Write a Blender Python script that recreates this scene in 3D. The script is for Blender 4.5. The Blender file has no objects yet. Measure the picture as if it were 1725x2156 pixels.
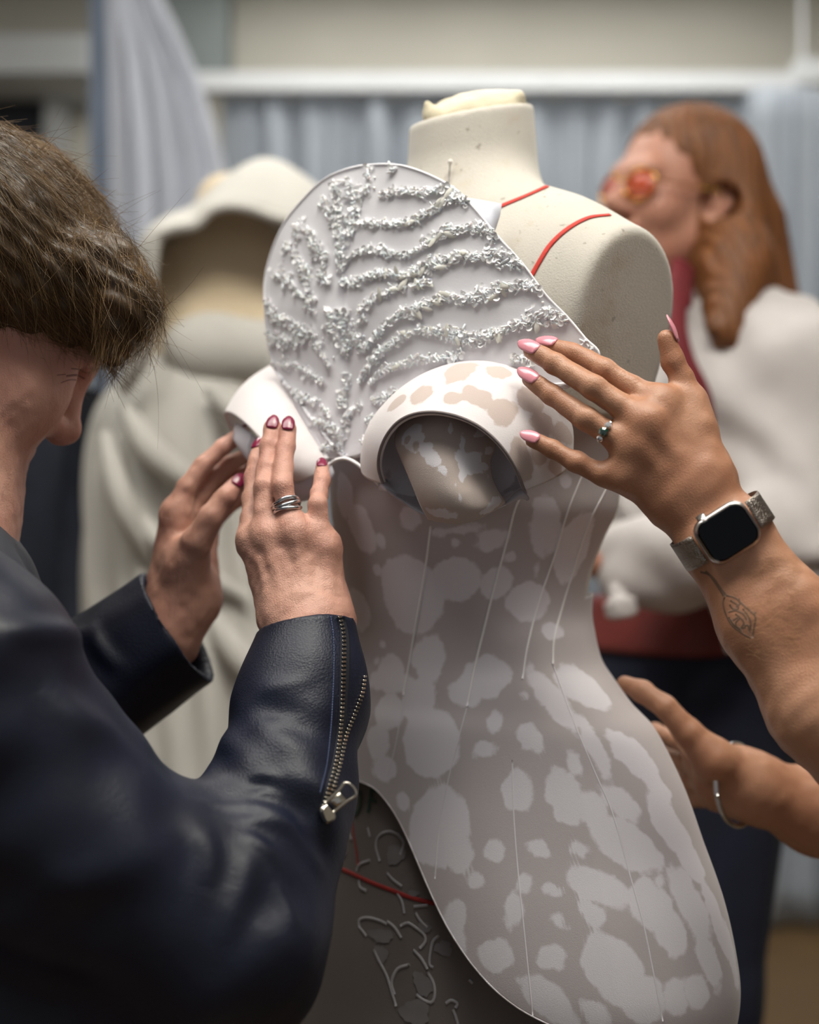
import bpy, math, random
import numpy as np
from mathutils import Vector, Matrix
from mathutils.bvhtree import BVHTree

# ---------------------------------------------------------------- camera, world, lights, exposure
scene = bpy.context.scene
CAMZ, FPX, UC, VC = 1.15, 2994.4, 862.5, 1078.0
cam_d = bpy.data.cameras.new('camera')
cam = bpy.data.objects.new('camera', cam_d)
scene.collection.objects.link(cam)
cam.location = (0, 0, CAMZ)
cam.rotation_euler = (math.pi / 2, 0, 0)
cam_d.sensor_fit = 'VERTICAL'
cam_d.sensor_height = 36.0
cam_d.lens = 50.0
cam_d.clip_start = 0.02
cam_d.dof.use_dof = True
cam_d.dof.focus_distance = 1.075
cam_d.dof.aperture_fstop = 2.6
scene.camera = cam

world = bpy.data.worlds.new('world')
scene.world = world
world.use_nodes = True
world.node_tree.nodes['Background'].inputs[0].default_value = (0.90, 0.94, 1.0, 1)
world.node_tree.nodes['Background'].inputs[1].default_value = 0.27

def area(name, loc, size, energy, col=(1, 1, 1), rot=(0, 0, 0)):
    l = bpy.data.lights.new(name, 'AREA')
    l.shape = 'RECTANGLE'; l.size, l.size_y = size; l.energy = energy; l.color = col
    o = bpy.data.objects.new(name, l); scene.collection.objects.link(o)
    o.location = loc; o.rotation_euler = rot
    return o
CEIL = 2.9
PANELS = [((-0.40, 0.80, CEIL - 0.06), (1.8, 0.9), 24), ((0.62, 0.62, CEIL - 0.06), (1.2, 0.6), 12),
          ((-0.5, 2.5, CEIL - 0.06), (1.2, 0.6), 13), ((1.2, 3.0, CEIL - 0.06), (1.2, 0.6), 9), ((0.2, 3.95, CEIL - 0.06), (1.8, 0.3), 7.5)]  # the narrow last lamp is added, unseen, to brighten the upper back wall
for i, (p, s, e) in enumerate(PANELS):
    area('panel_lamp', (p[0], p[1], p[2] - 0.03), (s[0] * .95, s[1] * .95), e, (1.0, 0.97, 0.93))

scene.view_settings.view_transform = 'Standard'
scene.view_settings.look = 'None'
scene.view_settings.gamma = 1.0
scene.view_settings.use_curve_mapping = False
scene.view_settings.exposure = 0.06

# ---------------------------------------------------------------- helpers
rng = np.random.default_rng(7)
random.seed(7)
COL = scene.collection
def P(u, v, d):
    return np.array([(u - UC) / FPX * d, d, CAMZ - (v - VC) / FPX * d])
def PX(X):
    X = np.asarray(X); d = X[..., 1]
    return np.stack([UC + X[..., 0] / d * FPX, VC - (X[..., 2] - CAMZ) / d * FPX], -1)
def nrm(v):
    v = np.asarray(v, float); return v / (np.linalg.norm(v) + 1e-12)
def lin(c):
    out = []
    for x in c:
        x = x / 255.0
        out.append(x / 12.92 if x <= 0.04045 else ((x + 0.055) / 1.055) ** 2.4)
    return (*out, 1.0)

def catmull(pts, n=8):
    p = np.asarray(pts, float); q = np.vstack([2 * p[0] - p[1], p, 2 * p[-1] - p[-2]]); out = []
    for i in range(1, len(q) - 2):
        for k in range(n):
            t = k / n
            out.append(.5 * ((2 * q[i]) + (q[i + 1] - q[i - 1]) * t + (2 * q[i - 1] - 5 * q[i] + 4 * q[i + 1] - q[i + 2]) * t * t
                             + (3 * q[i] - q[i - 1] - 3 * q[i + 1] + q[i + 2]) * t ** 3))
    out.append(p[-1]); return np.array(out)
def resample(pts, n):
    p = np.asarray(pts, float)
    s = np.r_[0, np.cumsum(np.linalg.norm(np.diff(p, axis=0), axis=1))]
    t = np.linspace(0, s[-1], n)
    return np.stack([np.interp(t, s, p[:, k]) for k in range(p.shape[1])], -1)

_nr = np.random.default_rng(3)
_ND = [(nrm(_nr.normal(size=3)), _nr.uniform(0, 6.28), _nr.uniform(.6, 1.5)) for _ in range(24)]
def wob(X, f, n=8, off=0):
    X = np.asarray(X); s = np.zeros(X.shape[:-1])
    for d, ph, fr in _ND[off:off + n]:
        s += np.sin((X @ d) * f * fr * 6.283 + ph + off)
    return s / math.sqrt(n)

# ---- materials
MATS = {}
def pm(name, col, rough=.5, var=.12, scale=30., bump=0., bscale=300., metal=0., sss=0., sssc=None, spec=.5, sheen=0., coat=0.,
       trans=0., emit=0., col2=None, stretch=None, detail=4., alpha=1.):
    if name in MATS: return MATS[name]
    m = bpy.data.materials.new(name); m.use_nodes = True
    N, L = m.node_tree.nodes, m.node_tree.links
    b = N['Principled BSDF']
    tc = N.new('ShaderNodeTexCoord'); src = tc.outputs['Object']
    if stretch:
        mp = N.new('ShaderNodeMapping'); mp.inputs['Scale'].default_value = stretch
        L.new(src, mp.inputs[0]); src = mp.outputs[0]
    nz = N.new('ShaderNodeTexNoise'); nz.inputs['Scale'].default_value = scale; nz.inputs['Detail'].default_value = detail
    L.new(src, nz.inputs['Vector'])
    c = lin(col)
    r = N.new('ShaderNodeValToRGB')
    if col2 is None:
        a0 = [max(0, x * (1 - var)) for x in c[:3]]; a1 = [min(1, x * (1 + var)) for x in c[:3]]
    else:
        a0, a1 = lin(col2)[:3], c[:3]
    r.color_ramp.elements[0].position = .3; r.color_ramp.elements[1].position = .7
    r.color_ramp.elements[0].color = (*a0, 1); r.color_ramp.elements[1].color = (*a1, 1)
    L.new(nz.outputs['Fac'], r.inputs[0]); L.new(r.outputs[0], b.inputs['Base Color'])
    b.inputs['Roughness'].default_value = rough; b.inputs['Metallic'].default_value = metal
    b.inputs['Specular IOR Level'].default_value = spec
    if sss:
        b.inputs['Subsurface Weight'].default_value = sss; b.inputs['Subsurface Radius'].default_value = (.008, .003, .0015)
        b.inputs['Subsurface Scale'].default_value = 1.0
    if sheen: b.inputs['Sheen Weight'].default_value = sheen
    if coat: b.inputs['Coat Weight'].default_value = coat; b.inputs['Coat Roughness'].default_value = .08
    if trans: b.inputs['Transmission Weight'].default_value = trans
    if alpha < 1: b.inputs['Alpha'].default_value = alpha
    if emit:
        b.inputs['Emission Color'].default_value = c; b.inputs['Emission Strength'].default_value = emit
    if bump:
        n2 = N.new('ShaderNodeTexNoise'); n2.inputs['Scale'].default_value = bscale; n2.inputs['Detail'].default_value = 5
        L.new(src, n2.inputs['Vector'])
        bp = N.new('ShaderNodeBump'); bp.inputs['Strength'].default_value = bump; bp.inputs['Distance'].default_value = .002
        L.new(n2.outputs['Fac'], bp.inputs['Height']); L.new(bp.outputs[0], b.inputs['Normal'])
    MATS[name] = m
    return m
def nodes_of(m): return m.node_tree.nodes, m.node_tree.links, m.node_tree.nodes['Principled BSDF']

# ---- objects
def empty(name, loc, label, cat, group=None):
    o = bpy.data.objects.new(name, None); COL.objects.link(o)
    o.location = tuple(float(x) for x in loc); o.empty_display_size = .05
    o['label'] = label; o['category'] = cat
    if group: o['group'] = group
    return o
def wloc(o):
    l = Vector((0, 0, 0))
    while o is not None: l += o.location; o = o.parent
    return l
def mkmesh(name, V, F, smooth=True):
    me = bpy.data.meshes.new(name)
    V = np.asarray(V, np.float32)
    if isinstance(F, np.ndarray) and F.ndim == 2:
        nf, k = F.shape
        me.vertices.add(len(V)); me.vertices.foreach_set('co', V.ravel())
        me.loops.add(nf * k); me.loops.foreach_set('vertex_index', F.astype(np.int32).ravel())
        me.polygons.add(nf); me.polygons.foreach_set('loop_start', np.arange(0, nf * k, k, dtype=np.int32))
        me.update(calc_edges=True)
    else:
        me.from_pydata([tuple(map(float, x)) for x in V], [], [tuple(int(i) for i in f) for f in F])
    me.validate()
    if smooth and len(me.polygons):
        me.polygons.foreach_set('use_smooth', np.ones(len(me.polygons), bool))
        if not (isinstance(F, np.ndarray) and F.ndim == 2):
            for p in me.polygons:
                if len(p.vertices) > 4: p.use_smooth = False
    return me
def put(name, me, mat, parent=None, label=None, kind=None, cat=None, group=None, solid=0, off=-1):
    """links a mesh given in world coordinates (or as data), under its parent"""
    if isinstance(me, tuple): me = mkmesh(name, *me)
    if mat is not None and not me.materials: me.materials.append(mat)
    o = bpy.data.objects.new(name, me); COL.objects.link(o)
    if parent is not None:
        o.parent = parent; o.location = -wloc(parent)
    if label: o['label'] = label
    if kind: o['kind'] = kind
    if cat: o['category'] = cat
    if group: o['group'] = group
    if solid:
        md = o.modifiers.new('thickness', 'SOLIDIFY'); md.thickness = solid; md.offset = off
    return o
def place(name, me, mat, parent, M, label=None):
    """links an object with a transform of its own (shared mesh data)"""
    if not me.materials and mat is not None: me.materials.append(mat)
    o = bpy.data.objects.new(name, me); COL.objects.link(o)
    if parent is not None:
        o.parent = parent
        M = Matrix.Translation(-wloc(parent)) @ M
    o.matrix_local = M
    if label: o['label'] = label
    return o

def grid(A, cu=False, cv=False):
    n, m, _ = A.shape
    V = A.reshape(-1, 3)
    i = np.arange(n if cu else n - 1); j = np.arange(m if cv else m - 1)
    I, J = np.meshgrid(i, j, indexing='ij'); I2, J2 = (I + 1) % n, (J + 1) % m
    F = np.stack([I * m + J, I2 * m + J, I2 * m + J2, I * m + J2], -1).reshape(-1, 4)
    return V, F
def facing(V, F):
    """turns faces so that the cloth's outer side looks to the room's front"""
    V = np.asarray(V); F = np.asarray(F); q = V[F]
    n = np.cross(q[:, 1] - q[:, 0], q[:, 2] - q[:, 0])
    return (V, F[:, ::-1]) if n[:, 1].mean() > 0 else (V, F)
def join(parts):
    Vs, Fs, o = [], [], 0
    for V, F in parts:
        Vs.append(np.asarray(V)); Fs += [tuple(int(i) + o for i in f) for f in F]; o += len(V)
    return np.vstack(Vs), Fs
def tube(pts, r, n=8, caps=True, flat=None):
    """round tube along points; r scalar or list; flat=(normal list, ratio) squashes it"""
    p = np.asarray(pts, float); m = len(p); r = np.broadcast_to(np.asarray(r, float), (m,))
    t = np.gradient(p, axis=0); t /= np.linalg.norm(t, axis=1, keepdims=True) + 1e-12
    nn = None; A = np.zeros((m, n, 3)); a = np.arange(n) / n * 2 * math.pi
    for i in range(m):
        if flat is not None: ref = flat[0][i]
        else: ref = nn if nn is not None else (np.array([0, 0, 1.]) if abs(t[i][2]) < .9 else np.array([1., 0, 0]))
        b = nrm(np.cross(t[i], ref)); nn = np.cross(b, t[i])
        k = flat[1] if flat is not None else 1.
        A[i] = p[i] + r[i] * (np.cos(a)[:, None] * b + k * np.sin(a)[:, None] * nn)
    V, F = grid(A, False, True)
    F = [tuple(f) for f in F]
    if caps: F += [tuple(range(n))[::-1], tuple(range((m - 1) * n, m * n))]
    return V, F
def stamp(base, Ms):
    """many transformed copies of a small base mesh as one array mesh; Ms: list of (3x3, t)"""
    bv, bf = np.asarray(base[0], float), np.asarray(base[1])
    R = np.array([m[0] for m in Ms]); T = np.array([m[1] for m in Ms])
    V = np.einsum('nij,kj->nki', R, bv) + T[:, None, :]
    F = bf[None] + (np.arange(len(Ms)) * len(bv))[:, None, None]
    return V.reshape(-1, 3), F.reshape(-1, bf.shape[1])
def bvh(V, F): return BVHTree.FromPolygons([tuple(map(float, x)) for x in V], [tuple(int(i) for i in f) for f in F])
def bvh_me(me):
    V = np.zeros(len(me.vertices) * 3, np.float32); me.vertices.foreach_get('co', V)
    return BVHTree.FromPolygons(V.reshape(-1, 3).tolist(), [tuple(p.vertices) for p in me.polygons])
def cast(tree, u, v):
    d = Vector(P(u, v, 1.) - np.array([0, 0, CAMZ])).normalized()
    h = tree.ray_cast(Vector((0, 0, CAMZ)), d)
    if h[0] is None: return None, None
    n = h[1]
    if n.dot(d) > 0: n = -n
    return np.array(h[0]), np.array(n)
def frame(z, x=None):
    z = nrm(z); x = np.array([1., 0, 0]) if x is None else np.asarray(x, float)
    x = x - z * (x @ z)
    if np.linalg.norm(x) < 1e-6: x = np.cross(z, [0, 0, 1.])
    x = nrm(x); return np.stack([x, np.cross(z, x), z], 1)
def M4(R, t):
    M = Matrix([[*map(float, R[0]), float(t[0])], [*map(float, R[1]), float(t[1])], [*map(float, R[2]), float(t[2])], [0, 0, 0, 1]])
    return M
ICO_V = []; _g = (1 + 5 ** .5) / 2
for a_, b_ in ((1, _g), (-1, _g), (1, -_g), (-1, -_g)):
    ICO_V += [(0, a_, b_), (a_, b_, 0), (b_, 0, a_)]
ICO_V = np.array(ICO_V, float); ICO_V /= np.linalg.norm(ICO_V[0])
ICO_F = []
for a_ in range(12):
    for b_ in range(a_ + 1, 12):
        for c_ in range(b_ + 1, 12):
            p_, q_, r_ = ICO_V[a_], ICO_V[b_], ICO_V[c_]
            if max(np.linalg.norm(p_ - q_), np.linalg.norm(q_ - r_), np.linalg.norm(p_ - r_)) < 1.06:
                ICO_F.append((a_, b_, c_) if np.dot(np.cross(q_ - p_, r_ - p_), p_) > 0 else (a_, c_, b_))
ICO = (ICO_V, np.array(ICO_F))
def ball(c, r, n=12):
    a = np.linspace(0, math.pi, n); b = np.arange(2 * n) / (2 * n) * 2 * math.pi
    r = np.broadcast_to(np.asarray(r, float), (3,))
    A = np.stack([np.sin(a)[:, None] * np.cos(b), np.sin(a)[:, None] * np.sin(b), np.cos(a)[:, None] + 0 * b], -1) * r + np.asarray(c)
    return grid(A, False, True)
def rbox(sx, sy, sz, bev, n=5):
    """box with rounded vertical corners and softened rims, centred at 0"""
    pts = []
    for cx, cy, a0 in ((1, 1, 0), (-1, 1, 90), (-1, -1, 180), (1, -1, 270)):
        for k in range(n + 1):
            a = math.radians(a0 + 90 * k / n)
            pts.append((cx * (sx / 2 - bev) + bev * math.cos(a), cy * (sy / 2 - bev) + bev * math.sin(a)))
    pts = np.array(pts); e = min(sz * .35, bev * .6); rows = []
    for z, k in ((-sz / 2, e), (-sz / 2 + e * .3, e * .3), (-sz / 2 + e, 0), (sz / 2 - e, 0), (sz / 2 - e * .3, e * .3), (sz / 2, e)):
        q = pts * (1 - k / (max(sx, sy) / 2)); rows.append(np.c_[q, np.full(len(q), z)])
    V, F = grid(np.array(rows), False, True); m = len(pts)
    return V, [tuple(f) for f in F] + [tuple(range(m))[::-1], tuple(range(5 * m, 6 * m))]

# ---- signed distance modelling (smooth bodies), sparse surface nets
def cap(a, b, ra, rb=None): return ('c', np.asarray(a, float), np.asarray(b, float), float(ra), float(ra if rb is None else rb))
def ell(c, r, R=None): return ('e', np.asarray(c, float), np.asarray(r, float), np.eye(3) if R is None else np.asarray(R, float))
def box(c, h, R): return ('b', np.asarray(c, float), np.asarray(h, float), np.asarray(R, float))
def half(n, p): n = nrm(n); return ('h', n, float(n @ np.asarray(p)))      # solid on the negative side
def chain(pts, rs):
    return [cap(pts[i], pts[i + 1], rs[i], rs[i + 1]) for i in range(len(pts) - 1)]
def pdist(p, X):
    if p[0] == 'c':
        a, b, ra, rb = p[1:]; ab = (b - a).astype(np.float32); d = X - a.astype(np.float32)
        t = np.clip((d @ ab) / (float(ab @ ab) + 1e-12), 0, 1)
        q = d - t[:, None] * ab
        return np.sqrt(np.einsum('ij,ij->i', q, q)) - (ra + (rb - ra) * t)
    if p[0] == 'e':
        q = (X - p[1].astype(np.float32)) @ p[3].astype(np.float32); r = p[2].astype(np.float32)
        a = q / r; k0 = np.sqrt(np.einsum('ij,ij->i', a, a)); b = a / r; k1 = np.sqrt(np.einsum('ij,ij->i', b, b)) + 1e-9
        return np.where(k0 < 1e-4, -float(r.min()), k0 * (k0 - 1) / k1)
    if p[0] == 'b':
        q = np.abs((X - p[1].astype(np.float32)) @ p[3].astype(np.float32)) - p[2].astype(np.float32); m = np.maximum(q, 0)
        return np.sqrt(np.einsum('ij,ij->i', m, m)) + np.minimum(q.max(1), 0)
    return X @ p[1].astype(np.float32) - p[2]
def smin(a, b, k):
    if k <= 0: return np.minimum(a, b)
    h = np.maximum(k - np.abs(a - b), 0) / k
    return np.minimum(a, b) - h * h * k * .25
def pbox(p):
    if p[0] == 'c': r = max(p[3], p[4]); return np.minimum(p[1], p[2]) - r, np.maximum(p[1], p[2]) + r
    r = np.abs(p[3]) @ p[2] if p[0] == 'e' else None
    return p[1] - r, p[1] + r
def sdf_eval(groups, X, keep=None):
    d = None
    for gi, g in enumerate(groups):
        prs = g['p'] if keep is None else [g['p'][i] for i in keep[gi]]
        if not prs: continue
        v = None
        for p in prs:
            q = pdist(p, X); v = q if v is None else smin(v, q, g.get('k', 0))
        op = g.get('op', 'add')
        if op == 'add': d = v if d is None else smin(d, v, g.get('K', 0))
        elif d is None: continue
        elif op == 'sub': d = -smin(-d, v, g.get('K', 0))
        elif op == 'and': d = -smin(-d, -v, g.get('K', 0))
    return np.full(len(X), 1., np.float32) if d is None else d
def sdf_mesh(name, groups, vox, disp=None, dmax=.0):
    """disp displaces the finished surface along its normals (negative = outward)"""
    me = sdf_raw(name, groups, vox)
    if disp is not None:
        n = len(me.vertices); V = np.zeros(n * 3, np.float32); me.vertices.foreach_get('co', V); V = V.reshape(-1, 3)
        N_ = np.zeros(n * 3, np.float32); me.vertex_normals.foreach_get('vector', N_); N_ = N_.reshape(-1, 3)
        V = V - N_ * disp(V)[:, None]
        me.vertices.foreach_set('co', V.astype(np.float32).ravel()); me.update()
    return me
def sdf_raw(name, groups, vox, B=16):
    lo = np.full(3, 1e9); hi = -lo
    for g in groups:
        if g.get('op', 'add') == 'add':
            for p in g['p']:
                a, b = pbox(p); lo = np.minimum(lo, a); hi = np.maximum(hi, b)
    lo -= .012; hi += .012
    nb = np.ceil((hi - lo) / (vox * B)).astype(int)
    I = np.stack(np.meshgrid(*[np.arange(n) for n in nb], indexing='ij'), -1).reshape(-1, 3)
    cen = (lo + (I + .5) * B * vox).astype(np.float32)
    hd = B * vox * .5 * 1.7321
    kmax = max([max(g.get('k', 0), g.get('K', 0)) for g in groups])
    PD = [[pdist(p, cen) for p in g['p']] for g in groups]
    d0 = sdf_eval(groups, cen)
    act = np.nonzero(np.abs(d0) < hd * 1.2 + kmax * .3)[0]
    n1 = B + 1
    off = np.stack(np.meshgrid(*[np.arange(n1)] * 3, indexing='ij'), -1).reshape(-1, 3)
    ND = nb * B + 1
    cid, cpos, quads = [], [], []
    ce = np.array([[0, 0, 0], [1, 0, 0], [0, 1, 0], [1, 1, 0], [0, 0, 1], [1, 0, 1], [0, 1, 1], [1, 1, 1]])
    ed = [(0, 1), (2, 3), (4, 5), (6, 7), (0, 2), (1, 3), (4, 6), (5, 7), (0, 4), (1, 5), (2, 6), (3, 7)]
    gid = lambda c: (c[..., 0].astype(np.int64) * ND[1] + c[..., 1]) * ND[2] + c[..., 2]
    for b in act:
        keep = []
        for gi, g in enumerate(groups):
            if g.get('op', 'add') == 'add': keep.append([i for i in range(len(g['p'])) if PD[gi][i][b] < d0[b] + 2.05 * hd + max(g.get('k', 0), g.get('K', 0)) + .006])
            elif g['op'] == 'sub': keep.append([i for i in range(len(g['p'])) if PD[gi][i][b] < hd + g.get('K', 0) + .004])
            else: keep.append(list(range(len(g['p']))))
        base = I[b] * B
        X = (lo + (base + off) * vox).astype(np.float32)
        v = sdf_eval(groups, X, keep)
        v = v.reshape(n1, n1, n1); s = v < 0
        cnt = np.zeros((B, B, B), np.int8)
        for c in ce: cnt += s[c[0]:c[0] + B, c[1]:c[1] + B, c[2]:c[2] + B]
        cc = np.argwhere((cnt > 0) & (cnt < 8))
        if not len(cc): continue
        cv = np.stack([v[cc[:, 0] + c[0], cc[:, 1] + c[1], cc[:, 2] + c[2]] for c in ce], 1)
        acc = np.zeros((len(cc), 3)); k = np.zeros(len(cc))
        for (i, j) in ed:
            a, bb = cv[:, i], cv[:, j]; x = (a < 0) != (bb < 0)
            t = np.where(x, a / np.where(x, a - bb, 1), 0)
            acc += np.where(x[:, None], ce[i] + t[:, None] * (ce[j] - ce[i]), 0); k += x
        cid.append(gid(cc + base)); cpos.append(lo + (cc + base + acc / k[:, None]) * vox)
        for ax in range(3):
            sl0 = s[:B, :B, :B]; sh = [slice(0, B)] * 3; sh[ax] = slice(1, n1); sl1 = s[tuple(sh)]
            e = np.argwhere(sl0 != sl1)
            if not len(e): continue
            flip = sl0[e[:, 0], e[:, 1], e[:, 2]]
            u, w = [(1, 2), (2, 0), (0, 1)][ax]
            du = np.zeros(3, int); du[u] = 1; dw = np.zeros(3, int); dw[w] = 1
            g0 = e + base
            q = np.stack([gid(g0 - du - dw), gid(g0 - dw), gid(g0), gid(g0 - du)], 1)
            q[~flip] = q[~flip][:, ::-1]
            quads.append(q)
    cid = np.concatenate(cid); cpos = np.concatenate(cpos); Q = np.concatenate(quads)
    o = np.argsort(cid); cid, cpos = cid[o], cpos[o]
    idx = np.searchsorted(cid, Q); idx = np.clip(idx, 0, len(cid) - 1)
    ok = (cid[idx] == Q).all(1)
    return mkmesh(name, cpos, idx[ok])
# ---------------------------------------------------------------- the room
def boxm(x0, x1, y0, y1, z0, z1):
    V = [(x, y, z) for x in (x0, x1) for y in (y0, y1) for z in (z0, z1)]
    F = [(0, 1, 3, 2), (4, 6, 7, 5), (0, 4, 5, 1), (2, 3, 7, 6), (0, 2, 6, 4), (1, 5, 7, 3)]
    return mkmesh('box', np.array(V), F, False)
def struct(name, me, mat, parent=None, label=None):
    o = put(name, me, mat, parent, label)
    if parent is None: o['kind'] = 'structure'
    return o
m_wall = pm('wall_paint', (204, 201, 190), .85, .04, 3, .05, 200)
m_wall2 = pm('bulkhead_paint', (196, 200, 202), .8, .04, 3)
m_floor = pm('wood_floor', (98, 76, 46), .5, .25, 6, .1, 60, stretch=(1, 8, 1))
m_ceil = pm('ceiling_paint', (205, 204, 198), .9, .03, 4)
m_dark = pm('doorway_shade', (34, 38, 48), .7, .2, 6)
m_rail = pm('white_rail', (208, 211, 214), .5, .05, 6)
m_cur = pm('curtain_fabric', (158, 166, 176), .85, .12, 9, .05, 400, stretch=(6, 6, .5), sheen=.2)
m_cur2 = pm('pale_curtain_fabric', (176, 180, 190), .85, .10, 9, .05, 400, stretch=(6, 6, .5), sheen=.2)
m_post = pm('slate_post', (98, 110, 128), .6, .08, 8)

fl = struct('floor', boxm(-3.2, 3.2, -2.0, 5.2, -.06, 0), m_floor)
struct('ceiling', boxm(-3.2, 3.2, -2.0, 5.2, CEIL, CEIL + .06), m_ceil)
YW = 4.55
struct('wall_back', boxm(-3.2, 3.2, YW, YW + .1, 0, CEIL), m_wall)
struct('wall_right', boxm(3.1, 3.2, -2.0, YW, 0, CEIL), m_wall)
struct('wall_left', boxm(-3.2, -3.1, -2.0, 5.0, 0, CEIL), m_wall)
struct('baseboard_back', boxm(-3.1, 3.1, YW - .03, YW, 0, .1), m_rail)
# far left: bulkhead over a dark doorway, slate post
d = 4.2
a, b = P(-300, 72, d), P(185, 152, d)
struct('trim_1', boxm(a[0], b[0], d, YW, b[2], a[2]), m_wall2, label='pale bulkhead above the dark doorway')
dr = struct('door_1', boxm(P(-260, 0, d + .3)[0], P(92, 0, d + .3)[0], YW - .06, YW - .005, 0, P(0, 172, d + .3)[2]), m_dark)  # flat slab stands for the open doorway; its shade is the dark colour
a = P(92, 0, 4.45)[0]
struct('door_frame', boxm(a, a + .06, 4.45, YW - .01, 0, P(0, 160, 4.45)[2]), m_wall2, dr)
pst = struct('trim_2', boxm(P(192, 0, 3.6)[0], P(224, 0, 3.6)[0], 3.58, 3.64, 0, CEIL), m_post, label='slate blue upright post beside the pale curtain')
a, b = P(338, -60, 4.4), P(478, 158, 4.4)
struct('trim_3', boxm(a[0], b[0], 4.4, YW, b[2], a[2]), pm('grey_green_panel', (128, 136, 136), .8, .05, 5), label='grey green panel on the wall beside the pale curtain')
m_lamp = pm('lamp_diffuser', (250, 248, 240), .6, .01, 4, emit=3.)
m_lampf = pm('lamp_frame', (215, 216, 216), .5, .03, 8)
names = ['long ceiling panel lamp in front of the mannequin on the left', 'long ceiling panel lamp in front of the mannequin on the right',
         'long ceiling panel lamp left of the room near the curtain', 'long ceiling panel lamp right of the room near the curtain', 'narrow ceiling lamp added before the back curtain rail to brighten the upper wall']
for (p, s, e), lb in zip(PANELS, names):
    t = empty('ceiling_lamp', p, lb, 'lamp', 'ceiling panel lamps')
    x, y, z = p
    put('lamp_frame', boxm(x - s[0] / 2 - .03, x + s[0] / 2 + .03, y - s[1] / 2 - .03, y + s[1] / 2 + .03, z, CEIL - .001), m_lampf, t)
    put('diffuser', boxm(x - s[0] / 2, x + s[0] / 2, y - s[1] / 2, y + s[1] / 2, z - .015, z), m_lamp, t)

# curtains: corrugated cloth
def curtain(name, x0, x1, y, z0, z1, fold, amp, mat, label, seed, ztopf=None, xf=None):
    r = np.random.default_rng(seed)
    n = int((x1 - x0) / fold * 12); m = 26
    s = np.linspace(0, 1, n); t = np.linspace(0, 1, m)
    ph = np.cumsum(r.uniform(.65, 1.45, n)) * 2 * math.pi / 12
    am = amp * (0.65 + .35 * np.sin(ph * .37 + seed))
    A = np.zeros((n, m, 3))
    for j, tt in enumerate(t):
        k = .35 + .65 * min(1, tt * 3.)
        X = x0 + (x1 - x0) * s
        if xf is not None: X = xf(s, tt)
        A[:, j, 0] = X + .012 * np.sin(ph * 1.7 + 2 * tt)
        A[:, j, 1] = y + k * am * np.sin(ph + .5 * np.sin(3 * tt + ph * .1)) + .008 * np.sin(ph * 2.3 + 4 * tt)
        A[:, j, 2] = z1 + (z0 - z1) * tt
    return put(name, mkmesh(name, *grid(A)), mat, None, label, cat='curtain', solid=.004, off=0)
YB = 4.25
zr = P(0, 204, YB)[2]
curtain('curtain', P(462, 0, YB)[0], P(1010, 0, YB)[0], YB, .02, zr, .105, .05, m_cur, 'blue grey pleated curtain hanging behind the mannequin neck', 3)
curtain('curtain', P(1012, 0, YB)[0], P(1640, 0, YB)[0], YB + .01, .02, zr, .11, .055, m_cur, 'blue grey pleated curtain behind the red haired woman', 5)
curtain('curtain', P(1570, 0, 3.9)[0], P(1860, 0, 3.9)[0], 3.9, .03, P(0, 185, 3.9)[2], .10, .05, m_cur, 'blue grey curtain at the far right behind the white blouse shoulder', 8)
rl = empty('curtain_rail', P(1100, 180, YB), 'long white curtain rail across the back of the room', 'curtain rail')
a, b = P(300, 162, YB), P(1700, 200, YB)
put('rail', boxm(a[0], b[0], YB - .05, YB + .03, b[2], a[2]), m_rail, rl)
c = P(1690, 150, YB)
put('rail', boxm(b[0] - .05, b[0] + .9, YB - .06, YB - .01, c[2] - .05, c[2] + .02), m_rail, rl)
for u in (315, 1690):
    x = P(u, 0, YB)[0]
    put('hanger_rod', tube([(x, YB, a[2]), (x, YB, CEIL)], .008), m_rail, rl)
# nearer pale curtain, gathered at the top
YL = 3.5
def xf(s, t):
    z = CEIL + (0.03 - CEIL) * t
    v = VC - (z - CAMZ) / YL * FPX
    ur = np.interp(v, [-150, 0, 120, 330, 500, 2000], [300, 335, 410, 478, 492, 500]); ul = 226
    return ((ul + (ur - ul) * s) - UC) / FPX * YL
curtain('curtain', P(226, 0, YL)[0], P(492, 0, YL)[0], YL, .03, CEIL, .06, .03, m_cur2, 'pale gathered curtain drawn aside behind the draped form', 11, xf=xf)

# far left: long navy coat on a tailor's stand
m_navy = pm('navy_wool', (22, 27, 40), .9, .2, 30, .2, 500)
m_steel = pm('stand_steel', (90, 92, 96), .4, .05, 20, metal=1.)
m_wood = pm('stand_wood', (150, 105, 60), .5, .2, 20)
cx = P(40, 0, 2.5)[0]
cb = empty('coat_stand', (cx, 2.55, 0), 'dark navy long coat on a stand behind the bowed woman', 'coat')
rows = []
for z, rx, ry in ((.25, .21, .16), (.6, .2, .155), (.95, .18, .14), (1.15, .165, .125), (1.3, .165, .12), (1.40, .13, .10), (1.45, .06, .06)):
    a = np.linspace(0, 2 * math.pi, 48, endpoint=False)
    k = 1 + .035 * np.sin(a * 9 + z * 2) * (1.45 - z)
    rows.append(np.stack([cx - .05 + rx * k * np.cos(a), 2.55 + ry * k * np.sin(a), z + 0 * a], -1))
put('coat', mkmesh('coat', *grid(np.array(rows), False, True)), m_navy, cb)
for s in (-1, 1):
    put('sleeve', mkmesh('sleeve', *tube([(cx - .05 + s * .135, 2.55, 1.36), (cx - .05 + s * .165, 2.5, 1.1), (cx - .05 + s * .168, 2.46, .82)], [.05, .052, .047], 16)), m_navy, cb)
put('pole', tube([(cx - .05, 2.55, .02), (cx - .05, 2.55, 1.5)], .015, 12), m_steel, cb)
put('foot', mkmesh('foot', *tube([(cx - .05, 2.55, 0), (cx - .05, 2.55, .025)], [.2, .19], 32)), m_wood, cb)
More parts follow.
